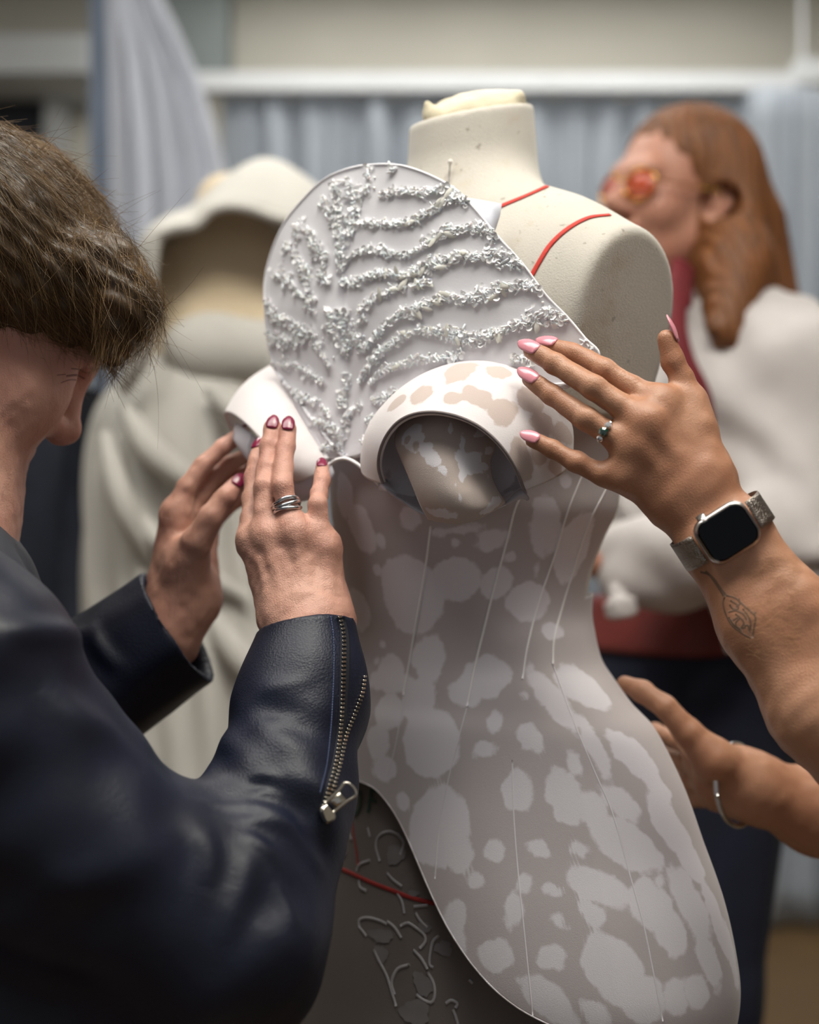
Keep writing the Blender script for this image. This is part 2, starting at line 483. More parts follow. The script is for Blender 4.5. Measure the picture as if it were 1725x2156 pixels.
# ---------------------------------------------------------------- the dress form
TH = math.radians(47); AX, AY = .058, 1.28
LV = np.array([math.cos(TH), -math.sin(TH), 0]); FV = np.array([-math.sin(TH), -math.cos(TH), 0]); ZV = np.array([0, 0, 1.])
def FM(l, f, z): return np.array([AX, AY, 0]) + l * LV + f * FV + z * ZV      # form coordinates: left, front, height
RF = np.stack([LV, FV, ZV], 1)
def lin_mat(name, col, dirt):
    m = pm(name, col, .9, .06, 12, .35, 900, sheen=.3)
    N, L, b = nodes_of(m)
    r = [n for n in N if n.type == 'VALTORGB'][0]
    tc = [n for n in N if n.type == 'TEX_COORD'][0]
    v = N.new('ShaderNodeTexNoise'); v.inputs['Scale'].default_value = 130; v.inputs['Detail'].default_value = 1
    L.new(tc.outputs['Object'], v.inputs['Vector'])
    q = N.new('ShaderNodeValToRGB'); q.color_ramp.elements[0].position = .70; q.color_ramp.elements[1].position = .77
    q.color_ramp.elements[0].color = (0, 0, 0, 1); q.color_ramp.elements[1].color = (1, 1, 1, 1)
    L.new(v.outputs['Fac'], q.inputs[0])
    w = N.new('ShaderNodeTexNoise'); w.inputs['Scale'].default_value = 9; w.inputs['Detail'].default_value = 6; w.inputs['Roughness'].default_value = .7
    L.new(tc.outputs['Object'], w.inputs['Vector'])
    q2 = N.new('ShaderNodeValToRGB'); q2.color_ramp.elements[0].position = .55; q2.color_ramp.elements[1].position = .8
    L.new(w.outputs['Fac'], q2.inputs[0])
    mx = N.new('ShaderNodeMix'); mx.data_type = 'RGBA'; mx.inputs[7].default_value = lin(dirt)
    L.new(q2.outputs[0], mx.inputs[0]); L.new(r.outputs[0], mx.inputs[6])
    mx2 = N.new('ShaderNodeMix'); mx2.data_type = 'RGBA'; mx2.inputs[7].default_value = lin((120, 105, 88))
    ml = N.new('ShaderNodeMath'); ml.operation = 'MULTIPLY'; ml.inputs[1].default_value = .55
    L.new(q.outputs[0], ml.inputs[0]); L.new(ml.outputs[0], mx2.inputs[0]); L.new(mx.outputs[2], mx2.inputs[6])
    L.new(mx2.outputs[2], b.inputs['Base Color'])
    return m
m_linen = lin_mat('linen', (196, 190, 179), (186, 168, 140))
m_plate = lin_mat('worn_linen', (192, 184, 170), (160, 138, 112))
form = empty('dress_form', FM(0, 0, 0), 'cream linen dress form wearing the beaded bodice, red tape lines on its shoulder', 'dress form')

# silhouette driven loft (used by body, bodice, hip panel)
def loft_rows(rows, ratio, nphi=120, add=0.):
    """rows: (v, uL, uR) silhouettes at the form axis depth; returns rings (n, nphi, 3); phi 0 = left side, 90deg = front"""
    ph = np.arange(nphi) / nphi * 2 * math.pi
    out = []
    aL = aR = .13
    for (v, uL, uR) in rows:
        z = CAMZ - (v - VC) / FPX * AY
        rt = ratio(v) if callable(ratio) else ratio
        for _ in range(40):
            c, s = np.cos(ph), np.sin(ph)
            w = .5 + .5 * np.clip(c * 1.2, -1, 1)
            a = aL * w + aR * (1 - w)
            b = rt * (aL + aR) / 2
            X = np.array([AX, AY, z]) + (a * c)[:, None] * LV + (b * s)[:, None] * FV
            u = PX(X)[:, 0]
            eR = (uR - u.max()) / FPX * AY; eL = (u.min() - uL) / FPX * AY
            aL = max(.02, aL + .9 * eR); aR = max(.02, aR + .9 * eL)
        a = a + add; b = b + add
        out.append(np.array([AX, AY, z]) + (a * c)[:, None] * LV + (b * s)[:, None] * FV)
    return np.array(out)
def dens(rows, step=12):
    r = np.array(rows, float); v = np.arange(r[0, 0], r[-1, 0] + .1, step)
    cs = catmull(r, 10)
    o = np.argsort(cs[:, 0])
    return [(x, np.interp(x, cs[o, 0], cs[o, 1]), np.interp(x, cs[o, 0], cs[o, 2])) for x in v]

G = []
G.append(dict(p=[cap(FM(0, 0, 1.40), FM(0, 0.004, 1.56), .0625, .0525)], k=0))
yoke = []
for s in (-1, 1):
    yoke += [cap(FM(0, 0, 1.372), FM(s * .10, .0, 1.352), .062, .058), cap(FM(s * .10, 0, 1.352), FM(s * .20, -.004, 1.312), .058, .057)]
yoke += [ell(FM(0, .012, 1.26), (.172, .098, .19), RF), ell(FM(.10, .0, 1.29), (.095, .072, .10), RF), ell(FM(-.10, .0, 1.29), (.095, .072, .10), RF)]
G.append(dict(p=yoke, k=.03, K=.028))
G.append(dict(p=[half(ZV + .24 * FV, FM(0, 0, 1.507))], op='and', K=.004))
G.append(dict(p=[half(LV * .985 - ZV * .17, FM(.178, 0, 1.33))], op='and', K=.008))
G.append(dict(p=[half(-LV * .985 - ZV * .17, FM(-.178, 0, 1.33))], op='and', K=.008))
G.append(dict(p=[half(-ZV, FM(0, 0, 1.228))], op='and', K=.0))
me_up = sdf_mesh('torso', G, .003)
T_form = bvh_me(me_up)
me_up.materials.append(m_linen); me_up.materials.append(m_plate)
for p in me_up.polygons:
    c = np.array(p.center); r = c - np.array([AX, AY, 0]); l = abs(r @ LV)
    if abs(abs(p.normal @ Vector(LV)) - .985) < .03 and l > .15: p.material_index = 1
put('torso', me_up, None, form)
BODY = [(868, 738, 1318), (940, 712, 1320), (1000, 702, 1316), (1070, 706, 1312), (1130, 715, 1283), (1203, 727, 1256), (1276, 739, 1245), (1325, 745, 1250),
        (1378, 748, 1262), (1440, 748, 1280), (1520, 745, 1300), (1600, 742, 1310), (1760, 720, 1310), (2000, 690, 1300), (2120, 690, 1290)]
ratio_b = lambda v: float(np.interp(v, [780, 960, 1100, 1300, 1450, 1700], [.80, .92, .88, .80, .72, .72]))
rb = loft_rows(dens(BODY, 20), ratio_b, 96, -.004)
put('lower_torso', mkmesh('lower_torso', *grid(rb, False, True)), m_linen, form)
# neck cap of bunched calico
capG = [dict(p=[ell(FM(.002, .0, 1.503), (.046, .044, .0235), frame(ZV + .24 * FV, LV)),
                cap(FM(-.005, .046, 1.495), FM(-.004, .054, 1.508), .005, .0035), cap(FM(.0, .03, 1.500), FM(-.004, .05, 1.496), .008, .005),
                cap(FM(.036, -.014, 1.511), FM(.046, -.010, 1.516), .005, .003)], k=.014)]
put('neck_cap', sdf_mesh('neck_cap', capG, .002, lambda X: (.0010 * wob(X, 22, 6) + .0003 * wob(X, 90, 8, 8)).astype(np.float32), .003),
    pm('calico', (208, 198, 172), .9, .08, 60, .3, 700), form, 'bunched cream calico over the neck')
# red style tapes
m_tape = pm('red_tape', (196, 48, 34), .7, .12, 150, .2, 900)
def tape(px, tree, w, name, mat, parent, label=None, n=24, lift=.0006, thick=.25):
    pts, nn = [], []
    for (u, v) in resample(catmull(px, 8), n):
        h, nr = cast(tree, u, v)
        if h is None: continue
        pts.append(h + nr * lift); nn.append(nr)
    if len(pts) < 2: return None
    return put(name, mkmesh(name, *tube(pts, w, 8, True, (nn, thick))), mat, parent, label)
tape([(1052, 436), (1110, 412), (1150, 394), (1172, 383)], T_form, .0024, 'style_tape', m_tape, form, 'red tape round the neck base')
tape([(1116, 588), (1136, 552), (1160, 515), (1196, 482), (1240, 459), (1284, 453)], T_form, .0021, 'style_tape', m_tape, form, 'red tape over the shoulder')
h, nr = cast(T_form, 945, 385)
if h is not None:
    pin = put('pin', tube([h, h + .016 * ZV - .004 * FV + nr * .004], .0005, 6), m_steel, form)
    put('pin_head', ball(h + .016 * ZV - .004 * FV + nr * .004, .0022, 8), pm('pearl', (236, 230, 220), .2), pin)
put('pole', tube([FM(0, 0, .03), FM(0, 0, .95)], .016, 16), m_steel, form)
put('base', mkmesh('base', *tube([FM(0, 0, 0), FM(0, 0, .018), FM(0, 0, .03)], [.21, .205, .03], 40)), m_wood, form)

# ---------------------------------------------------------------- under layer on the hips: dark taupe lace-printed cloth
m_under = pm('under_cloth', (110, 102, 97), .9, .10, 7, .15, 700)
UNDER = [(1480, 760, 1240), (1560, 752, 1270), (1640, 742, 1290), (1740, 722, 1310), (1850, 694, 1315), (1960, 664, 1320), (2060, 642, 1325), (2160, 618, 1330), (2300, 590, 1350), (2480, 560, 1380)]
ru = loft_rows(dens(UNDER, 20), .86, 120)
under = empty('underskirt', FM(0, 0, .62), 'dark taupe floral underskirt beneath the patterned hip panel', 'skirt')
me_un = mkmesh('skirt', *grid(ru, False, True))
put('skirt', me_un, m_under, under)
T_un = bvh_me(me_un)
m_emb = pm('embroidery_thread', (158, 156, 158), .8, .08, 90)
m_emb2 = pm('embroidery_fill', (120, 116, 116), .9, .08, 60)
cr = lambda L: [(600 + .313 * x, 1580 + .313 * y) for x, y in L]
PET = [[(640, 745), (615, 640), (640, 570), (710, 545), (770, 570)], [(485, 810), (510, 765), (575, 740)], [(500, 870), (510, 920), (550, 945)],
       [(760, 960), (790, 1020), (805, 1095)], [(690, 825), (730, 870), (790, 915)], [(560, 520), (575, 580)],
       [(505, 1190), (505, 1140), (560, 1125), (640, 1145), (690, 1170)], [(690, 1150), (740, 1190), (785, 1260)],
       [(780, 1180), (830, 1160), (880, 1190), (940, 1240), (945, 1290), (910, 1330)], [(1040, 1245), (1000, 1280), (980, 1360), (975, 1440), (1000, 1460)],
       [(865, 1340), (920, 1400), (960, 1470)], [(550, 1250), (530, 1220), (505, 1190)], [(740, 1640), (720, 1560), (760, 1470), (840, 1440)],
       [(960, 1490), (1000, 1560), (1010, 1640), (990, 1695), (930, 1675), (885, 1640)], [(1085, 1700), (1120, 1680), (1160, 1700), (1150, 1730)],
       [(1130, 1740), (1150, 1790), (1165, 1840)], [(1240, 1540), (1265, 1565)], [(600, 1340), (640, 1420), (690, 1520), (720, 1620), (750, 1720)],
       [(440, 480), (430, 540), (450, 600)], [(870, 1050), (920, 1045), (965, 1040)], [(880, 1090), (910, 1140), (960, 1190)], [(760, 560), (800, 620), (780, 700)]]
for L in PET:
    tape(cr(L), T_un, .0013, 'embroidered_stem', m_emb, under, n=16, thick=.4)
def patch(cx_, cy_, rx, ry, ang, tree, name, mat, parent, lift=.0008, seed=0, nn=28, rag=.12):
    r = np.random.default_rng(seed); ca, sa = math.cos(math.radians(ang)), math.sin(math.radians(ang))
    h, n0 = cast(tree, cx_, cy_)
    if h is None: return
    V = [h + n0 * lift]; ok = True
    ring = []
    ph = r.uniform(0, 6.28, 3)
    for k in range(nn):
        a = k / nn * 2 * math.pi; q = 1 + rag * (math.sin(3 * a + ph[0]) + .6 * math.sin(7 * a + ph[1]) + .4 * math.sin(11 * a + ph[2]))
        x, y = rx * q * math.cos(a), ry * q * math.sin(a)
        hh, n1 = cast(tree, cx_ + x * ca - y * sa, cy_ + x * sa + y * ca)
        if hh is None: hh, n1 = V[0], n0
        ring.append(hh + n1 * lift)
    V += ring
    F = [(0, 1 + (k + 1) % nn, 1 + k) for k in range(nn)]
    return put(name, mkmesh(name, np.array(V), F), mat, parent)
for i, (x, y, rx, ry, a) in enumerate([(650, 1245, 85, 45, 10), (940, 1190, 45, 40, 30), (650, 1370, 45, 60, -20), (930, 1570, 55, 90, -30), (1070, 1330, 60, 50, 20),
                                       (880, 1760, 100, 90, 10), (750, 700, 60, 70, 30), (400, 690, 22, 18, 0), (870, 960, 40, 22, 0)]):
    u, v = cr([(x, y)])[0]
    patch(u, v, rx * .313, ry * .313, a, T_un, 'embroidered_petal', m_emb2, under, seed=i)
m_tape2 = pm('dim_red_tape', (150, 42, 38), .8, .12, 150)
tape(cr([(330, 780), (400, 805), (490, 845), (600, 895), (720, 940), (850, 990), (1010, 1030)]), T_un, .0018, 'hip_tape', m_tape2, under, 'red tape across the hips')
tape(cr([(430, 330), (450, 430), (465, 560), (485, 680), (495, 770)]), T_un, .0012, 'hip_tape', m_tape2, under, 'red tape down the front')
# printed letters on the cloth
m_ink = pm('green_ink', (44, 72, 62), .8, .1, 60)
for ch, (u, v) in (('O', (752, 1692)), ('F', (785, 1690))):
    cu = bpy.data.curves.new('letter_' + ch, 'FONT'); cu.body = ch; cu.size = .031; cu.align_x = 'CENTER'; cu.align_y = 'CENTER'; cu.extrude = .0003
    to = bpy.data.objects.new('tmp', cu); COL.objects.link(to)
    me = bpy.data.meshes.new_from_object(to.evaluated_get(bpy.context.evaluated_depsgraph_get()))
    bpy.data.objects.remove(to)
    h, nr = cast(T_un, u, v)
    place('printed_letter', me, m_ink, under, M4(frame(nr, np.cross(ZV, nr)), h + nr * .0012))
# ---------------------------------------------------------------- the bodice with hip panel, fan and cups
gown = empty('bodice', FM(0, 0, 1.03), 'ivory patterned bodice with beaded fan front, two open cups and rounded hip panel', 'bodice')
def print_mat(name, c_hi, c_lo, amp, nscale, soft=.0007):
    m = pm(name, c_hi, .82, .02, 8, .18, 1400, sheen=.25)
    N, L, b = nodes_of(m)
    at = N.new('ShaderNodeAttribute'); at.attribute_name = 'print'
    tc = [n for n in N if n.type == 'TEX_COORD'][0]
    nz = N.new('ShaderNodeTexNoise'); nz.inputs['Scale'].default_value = nscale; nz.inputs['Detail'].default_value = 3
    L.new(tc.outputs['Object'], nz.inputs['Vector'])
    a = N.new('ShaderNodeMath'); a.operation = 'MULTIPLY_ADD'; a.inputs[1].default_value = amp; a.inputs[2].default_value = -amp * .5
    L.new(nz.outputs['Fac'], a.inputs[0])
    s = N.new('ShaderNodeMath'); s.operation = 'ADD'; L.new(at.outputs['Fac'], s.inputs[0]); L.new(a.outputs[0], s.inputs[1])
    mr = N.new('ShaderNodeMapRange'); mr.inputs[1].default_value = -soft; mr.inputs[2].default_value = soft; mr.interpolation_type = 'SMOOTHSTEP'
    L.new(s.outputs[0], mr.inputs[0])
    mx = N.new('ShaderNodeMix'); mx.data_type = 'RGBA'; mx.inputs[6].default_value = lin(c_lo); mx.inputs[7].default_value = lin(c_hi)
    L.new(mr.outputs[0], mx.inputs[0]); L.new(mx.outputs[2], b.inputs['Base Color'])
    return m
m_print = print_mat('printed_satin', (224, 220, 225), (188, 180, 180), .011, 75, .0016)
m_hood = print_mat('printed_neoprene', (222, 215, 215), (192, 175, 167), .014, 60, .0012)
m_white = pm('white_satin', (238, 236, 240), .55, .02, 6, .06, 600, sheen=.2)
m_pipe = pm('white_piping', (244, 242, 242), .6, .02, 30)
m_in = pm('grey_lining', (150, 146, 154), .8, .06, 20)

def blob_field(V, tree, blobs, extra=None, base=-.02):
    """signed distance (metres, + inside a blob) on the cloth: each printed patch is an ellipse laid on the surface in 3D"""
    f = np.full(len(V), base)
    for (u, v, ru_, rv_, ang) in blobs:
        h, n = cast(tree, u, v)
        if h is None: continue
        ca, sa = math.cos(math.radians(ang)), math.sin(math.radians(ang))
        ax = []
        for dx, dy in ((ru_ * ca, ru_ * sa), (-rv_ * sa, rv_ * ca)):
            d = h[1]; w = np.array([dx / FPX * d, 0, -dy / FPX * d])
            w[1] = -(w[0] * n[0] + w[2] * n[2]) / (n[1] if abs(n[1]) > .35 else math.copysign(.35, n[1]))
            ax.append(w)
        l1, l2 = np.linalg.norm(ax[0]), np.linalg.norm(ax[1]); e1 = ax[0] / l1; e2 = ax[1] - e1 * (ax[1] @ e1); l2 = np.linalg.norm(e2); e2 = e2 / l2
        q = V - h; x, y, zz = q @ e1, q @ e2, q @ n
        rr = np.sqrt((x / l1) ** 2 + (y / l2) ** 2 + (zz / .06) ** 2)
        f = np.maximum(f, (1 - rr) * min(l1, l2))
    if extra is not None:
        for c, r in extra:
            f = np.maximum(f, (r - np.linalg.norm(V - c, axis=1)))
    return f
def set_print(me, f):
    a = me.attributes.new('print', 'FLOAT', 'POINT'); a.data.foreach_set('value', np.asarray(f, np.float32))

# bodice + hip panel in one loft; the lower edge follows the swept hem
SKIN = [(888, 700, 1338), (940, 694, 1332), (1000, 693, 1322), (1070, 696, 1316), (1130, 703, 1288), (1203, 715, 1260), (1276, 729, 1248), (1325, 744, 1254), (1378, 746, 1268),
        (1418, 745, 1297), (1463, 742, 1335), (1506, 738, 1383), (1604, 730, 1441), (1702, 715, 1482), (1806, 700, 1526), (1904, 690, 1552), (1976, 690, 1560),
        (2048, 700, 1546), (2113, 730, 1513), (2149, 760, 1474), (2185, 820, 1410)]
ratio_s = lambda v: float(np.interp(v, [888, 1000, 1100, 1300, 1450, 1600, 1900, 2200], [.93, .93, .88, .80, .74, .72, .72, .72]))
NPH = 400
dr_ = dens(SKIN, 10); rs = loft_rows(dr_, ratio_s, NPH, .0)
HEM = np.array([(1560, 640), (1610, 690), (1637, 735), (1657, 789), (1705, 828), (1754, 854), (1833, 887), (1924, 926), (1992, 965), (2061, 1017), (2110, 1070), (2142, 1122), (2185, 1220)], float)
vv = np.array([r[0] for r in dr_]); nR = len(rs)
ph = np.arange(NPH) / NPH * 2 * math.pi
endrow = np.full(NPH, nR - 1.)
for j in range(NPH):
    u, v = PX(rs[:, j]).T
    s = u - np.interp(v, HEM[:, 0], HEM[:, 1])
    bad = np.nonzero((s < 0) & (v > 1560))[0]
    deg = math.degrees(ph[j])
    if 20 < deg < 185 and len(bad): 
        k = bad[0]; t = s[k - 1] / (s[k - 1] - s[k]) if k > 0 and s[k - 1] > 0 else 0
        endrow[j] = k - 1 + t
    elif deg >= 185: endrow[j] = np.nan
# form's right hip stays short (it sits under the jacket sleeve); back runs full length again
good = ~np.isnan(endrow); jj = np.arange(NPH)
lim = endrow[(np.degrees(ph) > 120) & (np.degrees(ph) < 150)].min()
for j in range(NPH):
    deg = math.degrees(ph[j])
    if deg >= 135: endrow[j] = np.interp(deg, [135, 190, 230, 290, 360], [lim, lim - 2, lim + 6, nR - 14, nR - 1])
k = np.ones(7) / 7; endrow = np.convolve(np.r_[endrow[-3:], endrow, endrow[:3]], k, 'valid')
RWS = 260
A = np.zeros((RWS, NPH, 3))
for j in range(NPH):
    t = np.linspace(0, endrow[j], RWS)
    for c in range(3): A[:, j, c] = np.interp(t, np.arange(nR), rs[:, j, c])
# gentle swell of the padded hip, set off from the under layer toward the hem
Vb, Fb = grid(A, False, True); Fb = Fb[:, ::-1]
keepf = np.ones(len(Fb), bool)
cen = Vb[Fb].mean(1); rel = cen - np.array([AX, AY, 0]); phi = np.degrees(np.arctan2(rel @ FV, rel @ LV)) % 360
vz = VC - (cen[:, 2] - CAMZ) / AY * FPX
keepf &= ~((phi > 262) & (phi < 345) & (vz < 1250) & (phi < 345 - (1250 - vz) * .0))     # laced open at the back: linen shows
me_b = mkmesh('body_panel', Vb, Fb[keepf])
T_b = bvh(Vb, Fb)
c6 = lambda L: [(600 + .652 * x, 1350 + .652 * y, .652 * a, .652 * b, g) for x, y, a, b, g in L]
c3 = lambda L: [(700 + .4058 * x, 960 + .4058 * y, .4058 * a, .4058 * b, g) for x, y, a, b, g in L]
BL = c6([(650, 120, 70, 62, 110), (590, 165, 60, 45, 0), (470, 60, 46, 80, 10), (430, 190, 50, 70, 20), (470, 330, 90, 112, 20), (335, 230, 45, 60, 10), (300, 320, 36, 60, 0),
         (775, 176, 15, 14, 0), (677, 262, 26, 34, 10), (640, 352, 44, 28, -20), (792, 310, 36, 48, -25), (868, 195, 40, 118, -24), (965, 150, 44, 105, -45),
         (1000, 340, 26, 120, -16), (938, 396, 26, 36, -25), (1130, 370, 42, 118, -38), (752, 486, 50, 62, -10), (905, 500, 55, 95, -28), (1085, 520, 38, 78, -48),
         (1100, 655, 62, 128, -55), (990, 545, 50, 60, -20), (495, 600, 92, 132, 22), (570, 690, 36, 62, 20), (675, 676, 32, 33, 0), (820, 671, 33, 26, 10), (955, 676, 35, 25, 10),
         (617, 770, 26, 28, 0), (740, 868, 28, 58, 12), (772, 785, 22, 42, 5), (866, 801, 32, 22, -5), (1010, 792, 50, 106, -68), (995, 880, 50, 34, 20), (890, 903, 30, 16, 25),
         (552, 890, 36, 60, 0), (560, 970, 24, 50, -8), (1185, 850, 62, 86, -30), (1245, 935, 50, 78, -20), (1210, 776, 15, 18, 0), (1240, 590, 42, 110, -24), (1300, 680, 34, 118, -18),
         (1315, 850, 44, 132, -18), (682, 1015, 58, 50, -15), (866, 1022, 46, 44, 0), (1060, 1060, 88, 120, -40), (1160, 1160, 70, 80, 0), (850, 1160, 55, 110, -60), (1370, 1030, 32, 100, -20),
         (1330, 1130, 44, 56, 0), (1400, 900, 22, 150, -13), (1190, 450, 26, 92, -32), (1230, 330, 20, 110, -36), (382, 520, 22, 30, 10), (700, 1190, 50, 40, 0), (340, 100, 46, 60, 0),
         (320, 410, 36, 40, 0), (1440, 1000, 18, 120, -8), (1000, 1200, 60, 36, 20), (1265, 1150, 40, 60, -10)])
BL += c3([(400, 720, 165, 200, 15), (640, 640, 130, 115, -10), (632, 452, 20, 26, 0), (832, 432, 95, 58, -22), (640, 385, 130, 22, -8), (930, 522, 27, 20, -10), (850, 660, 78, 100, 45),
          (1020, 760, 118, 105, 0), (1060, 590, 20, 34, 0), (1110, 370, 84, 150, -12), (1255, 470, 100, 180, -8), (1140, 905, 60, 46, 0), (490, 1040, 92, 72, -20), (790, 1150, 135, 90, -15),
          (300, 1170, 120, 60, 0), (265, 980, 18, 22, 0), (230, 1065, 15, 20, 0), (305, 1060, 15, 18, 0), (150, 380, 66, 130, 0), (230, 590, 18, 30, 0), (250, 440, 22, 36, 0), (400, 330, 58, 60, 0),
          (130, 800, 60, 110, 0), (1210, 140, 30, 34, 0), (60, 200, 46, 120, 0)])
ex = []
for k in range(60):       # the far side of the print
    j = rng.integers(0, len(Vb)); p = Vb[j]
    r_ = p - np.array([AX, AY, 0])
    if r_ @ np.array([0, 1., 0]) > .02: ex.append((p, rng.uniform(.012, .04)))
set_print(me_b, blob_field(Vb, T_b, BL, ex))
body = put('body_panel', me_b, m_print, gown, solid=.0025, off=-1)
# hem edge
hem = A[-1][::2]
put('hem_edge', mkmesh('hem_edge', *tube(np.vstack([hem, hem[:1]]), .0007, 6)), m_print, gown)
# boning channels and seams
m_seam = pm('seam_thread', (222, 218, 222), .8, .03, 30)
BN = [[(907, 1108), (895, 1203), (878, 1305), (862, 1398), (850, 1463)], [(1106, 1030), (1085, 1070), (1069, 1134), (1041, 1236), (1016, 1337), (1000, 1406), (984, 1487)],
      [(1228, 996), (1195, 1078), (1167, 1171), (1134, 1268), (1110, 1362), (1100, 1430)], [(1278, 1026), (1240, 1102), (1211, 1187), (1183, 1281), (1167, 1345), (1164, 1398)]]
for L in BN:
    tape(L, T_b, .0010, 'boning_channel', m_pipe, gown, n=40, lift=.0004, thick=.5)
for L in [[(1079, 1600), (1082, 1715), (1092, 1846), (1105, 1970), (1122, 2138)], [(1164, 1398), (1206, 1513), (1252, 1624), (1291, 1715), (1324, 1833), (1356, 1950), (1376, 2048), (1396, 2150)],
          [(984, 1487), (965, 1560), (945, 1640), (925, 1740), (916, 1850)], [(850, 1463), (835, 1560), (815, 1640)]]:
    tape(L, T_b, .0006, 'seam', m_seam, gown, n=60, lift=.00015, thick=.4)

# ---- the fan
SPN = np.array([(300, 765), (350, 758), (500, 735), (650, 722), (800, 735), (968, 722), (1100, 722)], float)
def fd(u, v):
    s = u - np.interp(v, SPN[:, 0], SPN[:, 1])
    R = np.clip(s / 470., 0, 1.15); Lf = np.clip(-s / 170., 0, 1.2)
    d = 1.190 - .093 * R - .014 * np.sin(math.pi * np.clip(R, 0, 1)) + .07 * Lf ** 1.4
    d = d + .005 * np.exp(-(s / 22.) ** 2)
    return d
OUT = [(690, 966), (655, 905), (625, 850), (600, 805), (577, 772), (562, 690), (557, 600), (572, 530), (600, 468), (640, 418), (680, 380), (720, 360), (765, 349), (830, 347), (880, 359),
       (930, 381), (965, 404), (1000, 440), (1050, 500), (1100, 555), (1150, 622), (1195, 668), (1232, 712), (1262, 748), (1225, 800), (1120, 812), (1000, 820), (890, 850), (820, 900), (775, 955)]
oc = resample(catmull(OUT, 8), 260)
T = np.linspace(0, 1, 90)
piv = np.array([724., 968.])
UVF = piv + (oc[:, None] - piv) * (T[None, :, None] ** .8)
FA = np.zeros((*UVF.shape[:2], 3)); dd = fd(UVF[..., 0], UVF[..., 1])
FA[..., 0] = (UVF[..., 0] - UC) / FPX * dd; FA[..., 1] = dd; FA[..., 2] = CAMZ - (UVF[..., 1] - VC) / FPX * dd
Vf, Ff = facing(*grid(FA))
fan = put('fan_front', mkmesh('fan_front', Vf, Ff), m_white, gown, 'white fan shaped front panel', solid=.003, off=-1)
T_f = bvh(Vf, Ff)
put('fan_edge', mkmesh('fan_edge', *tube(FA[:, -1], .0011, 8)), m_white, fan)
# small pale facing behind the fan's upper right edge
fc = np.array([[P(985, 418, 1.135), P(1010, 470, 1.128), P(1032, 500, 1.125)], [P(1020, 424, 1.140), P(1030, 460, 1.134), P(1040, 490, 1.13)], [P(1056, 430, 1.145), P(1052, 455, 1.14), P(1044, 480, 1.135)]])
put('fan_facing', mkmesh('fan_facing', *grid(fc)), pm('pale_blue_lining', (208, 210, 220), .7, .03, 20), gown, 'pale facing behind the fan edge', solid=.001)
put('neckline_piping', mkmesh('neckline_piping', *tube(catmull([P(694, 978, 1.185), P(710, 968, 1.181), P(728, 966, 1.178), P(746, 973, 1.172), P(768, 990, 1.165), P(800, 1022, 1.15)], 6), .0016, 8)), m_pipe, gown)

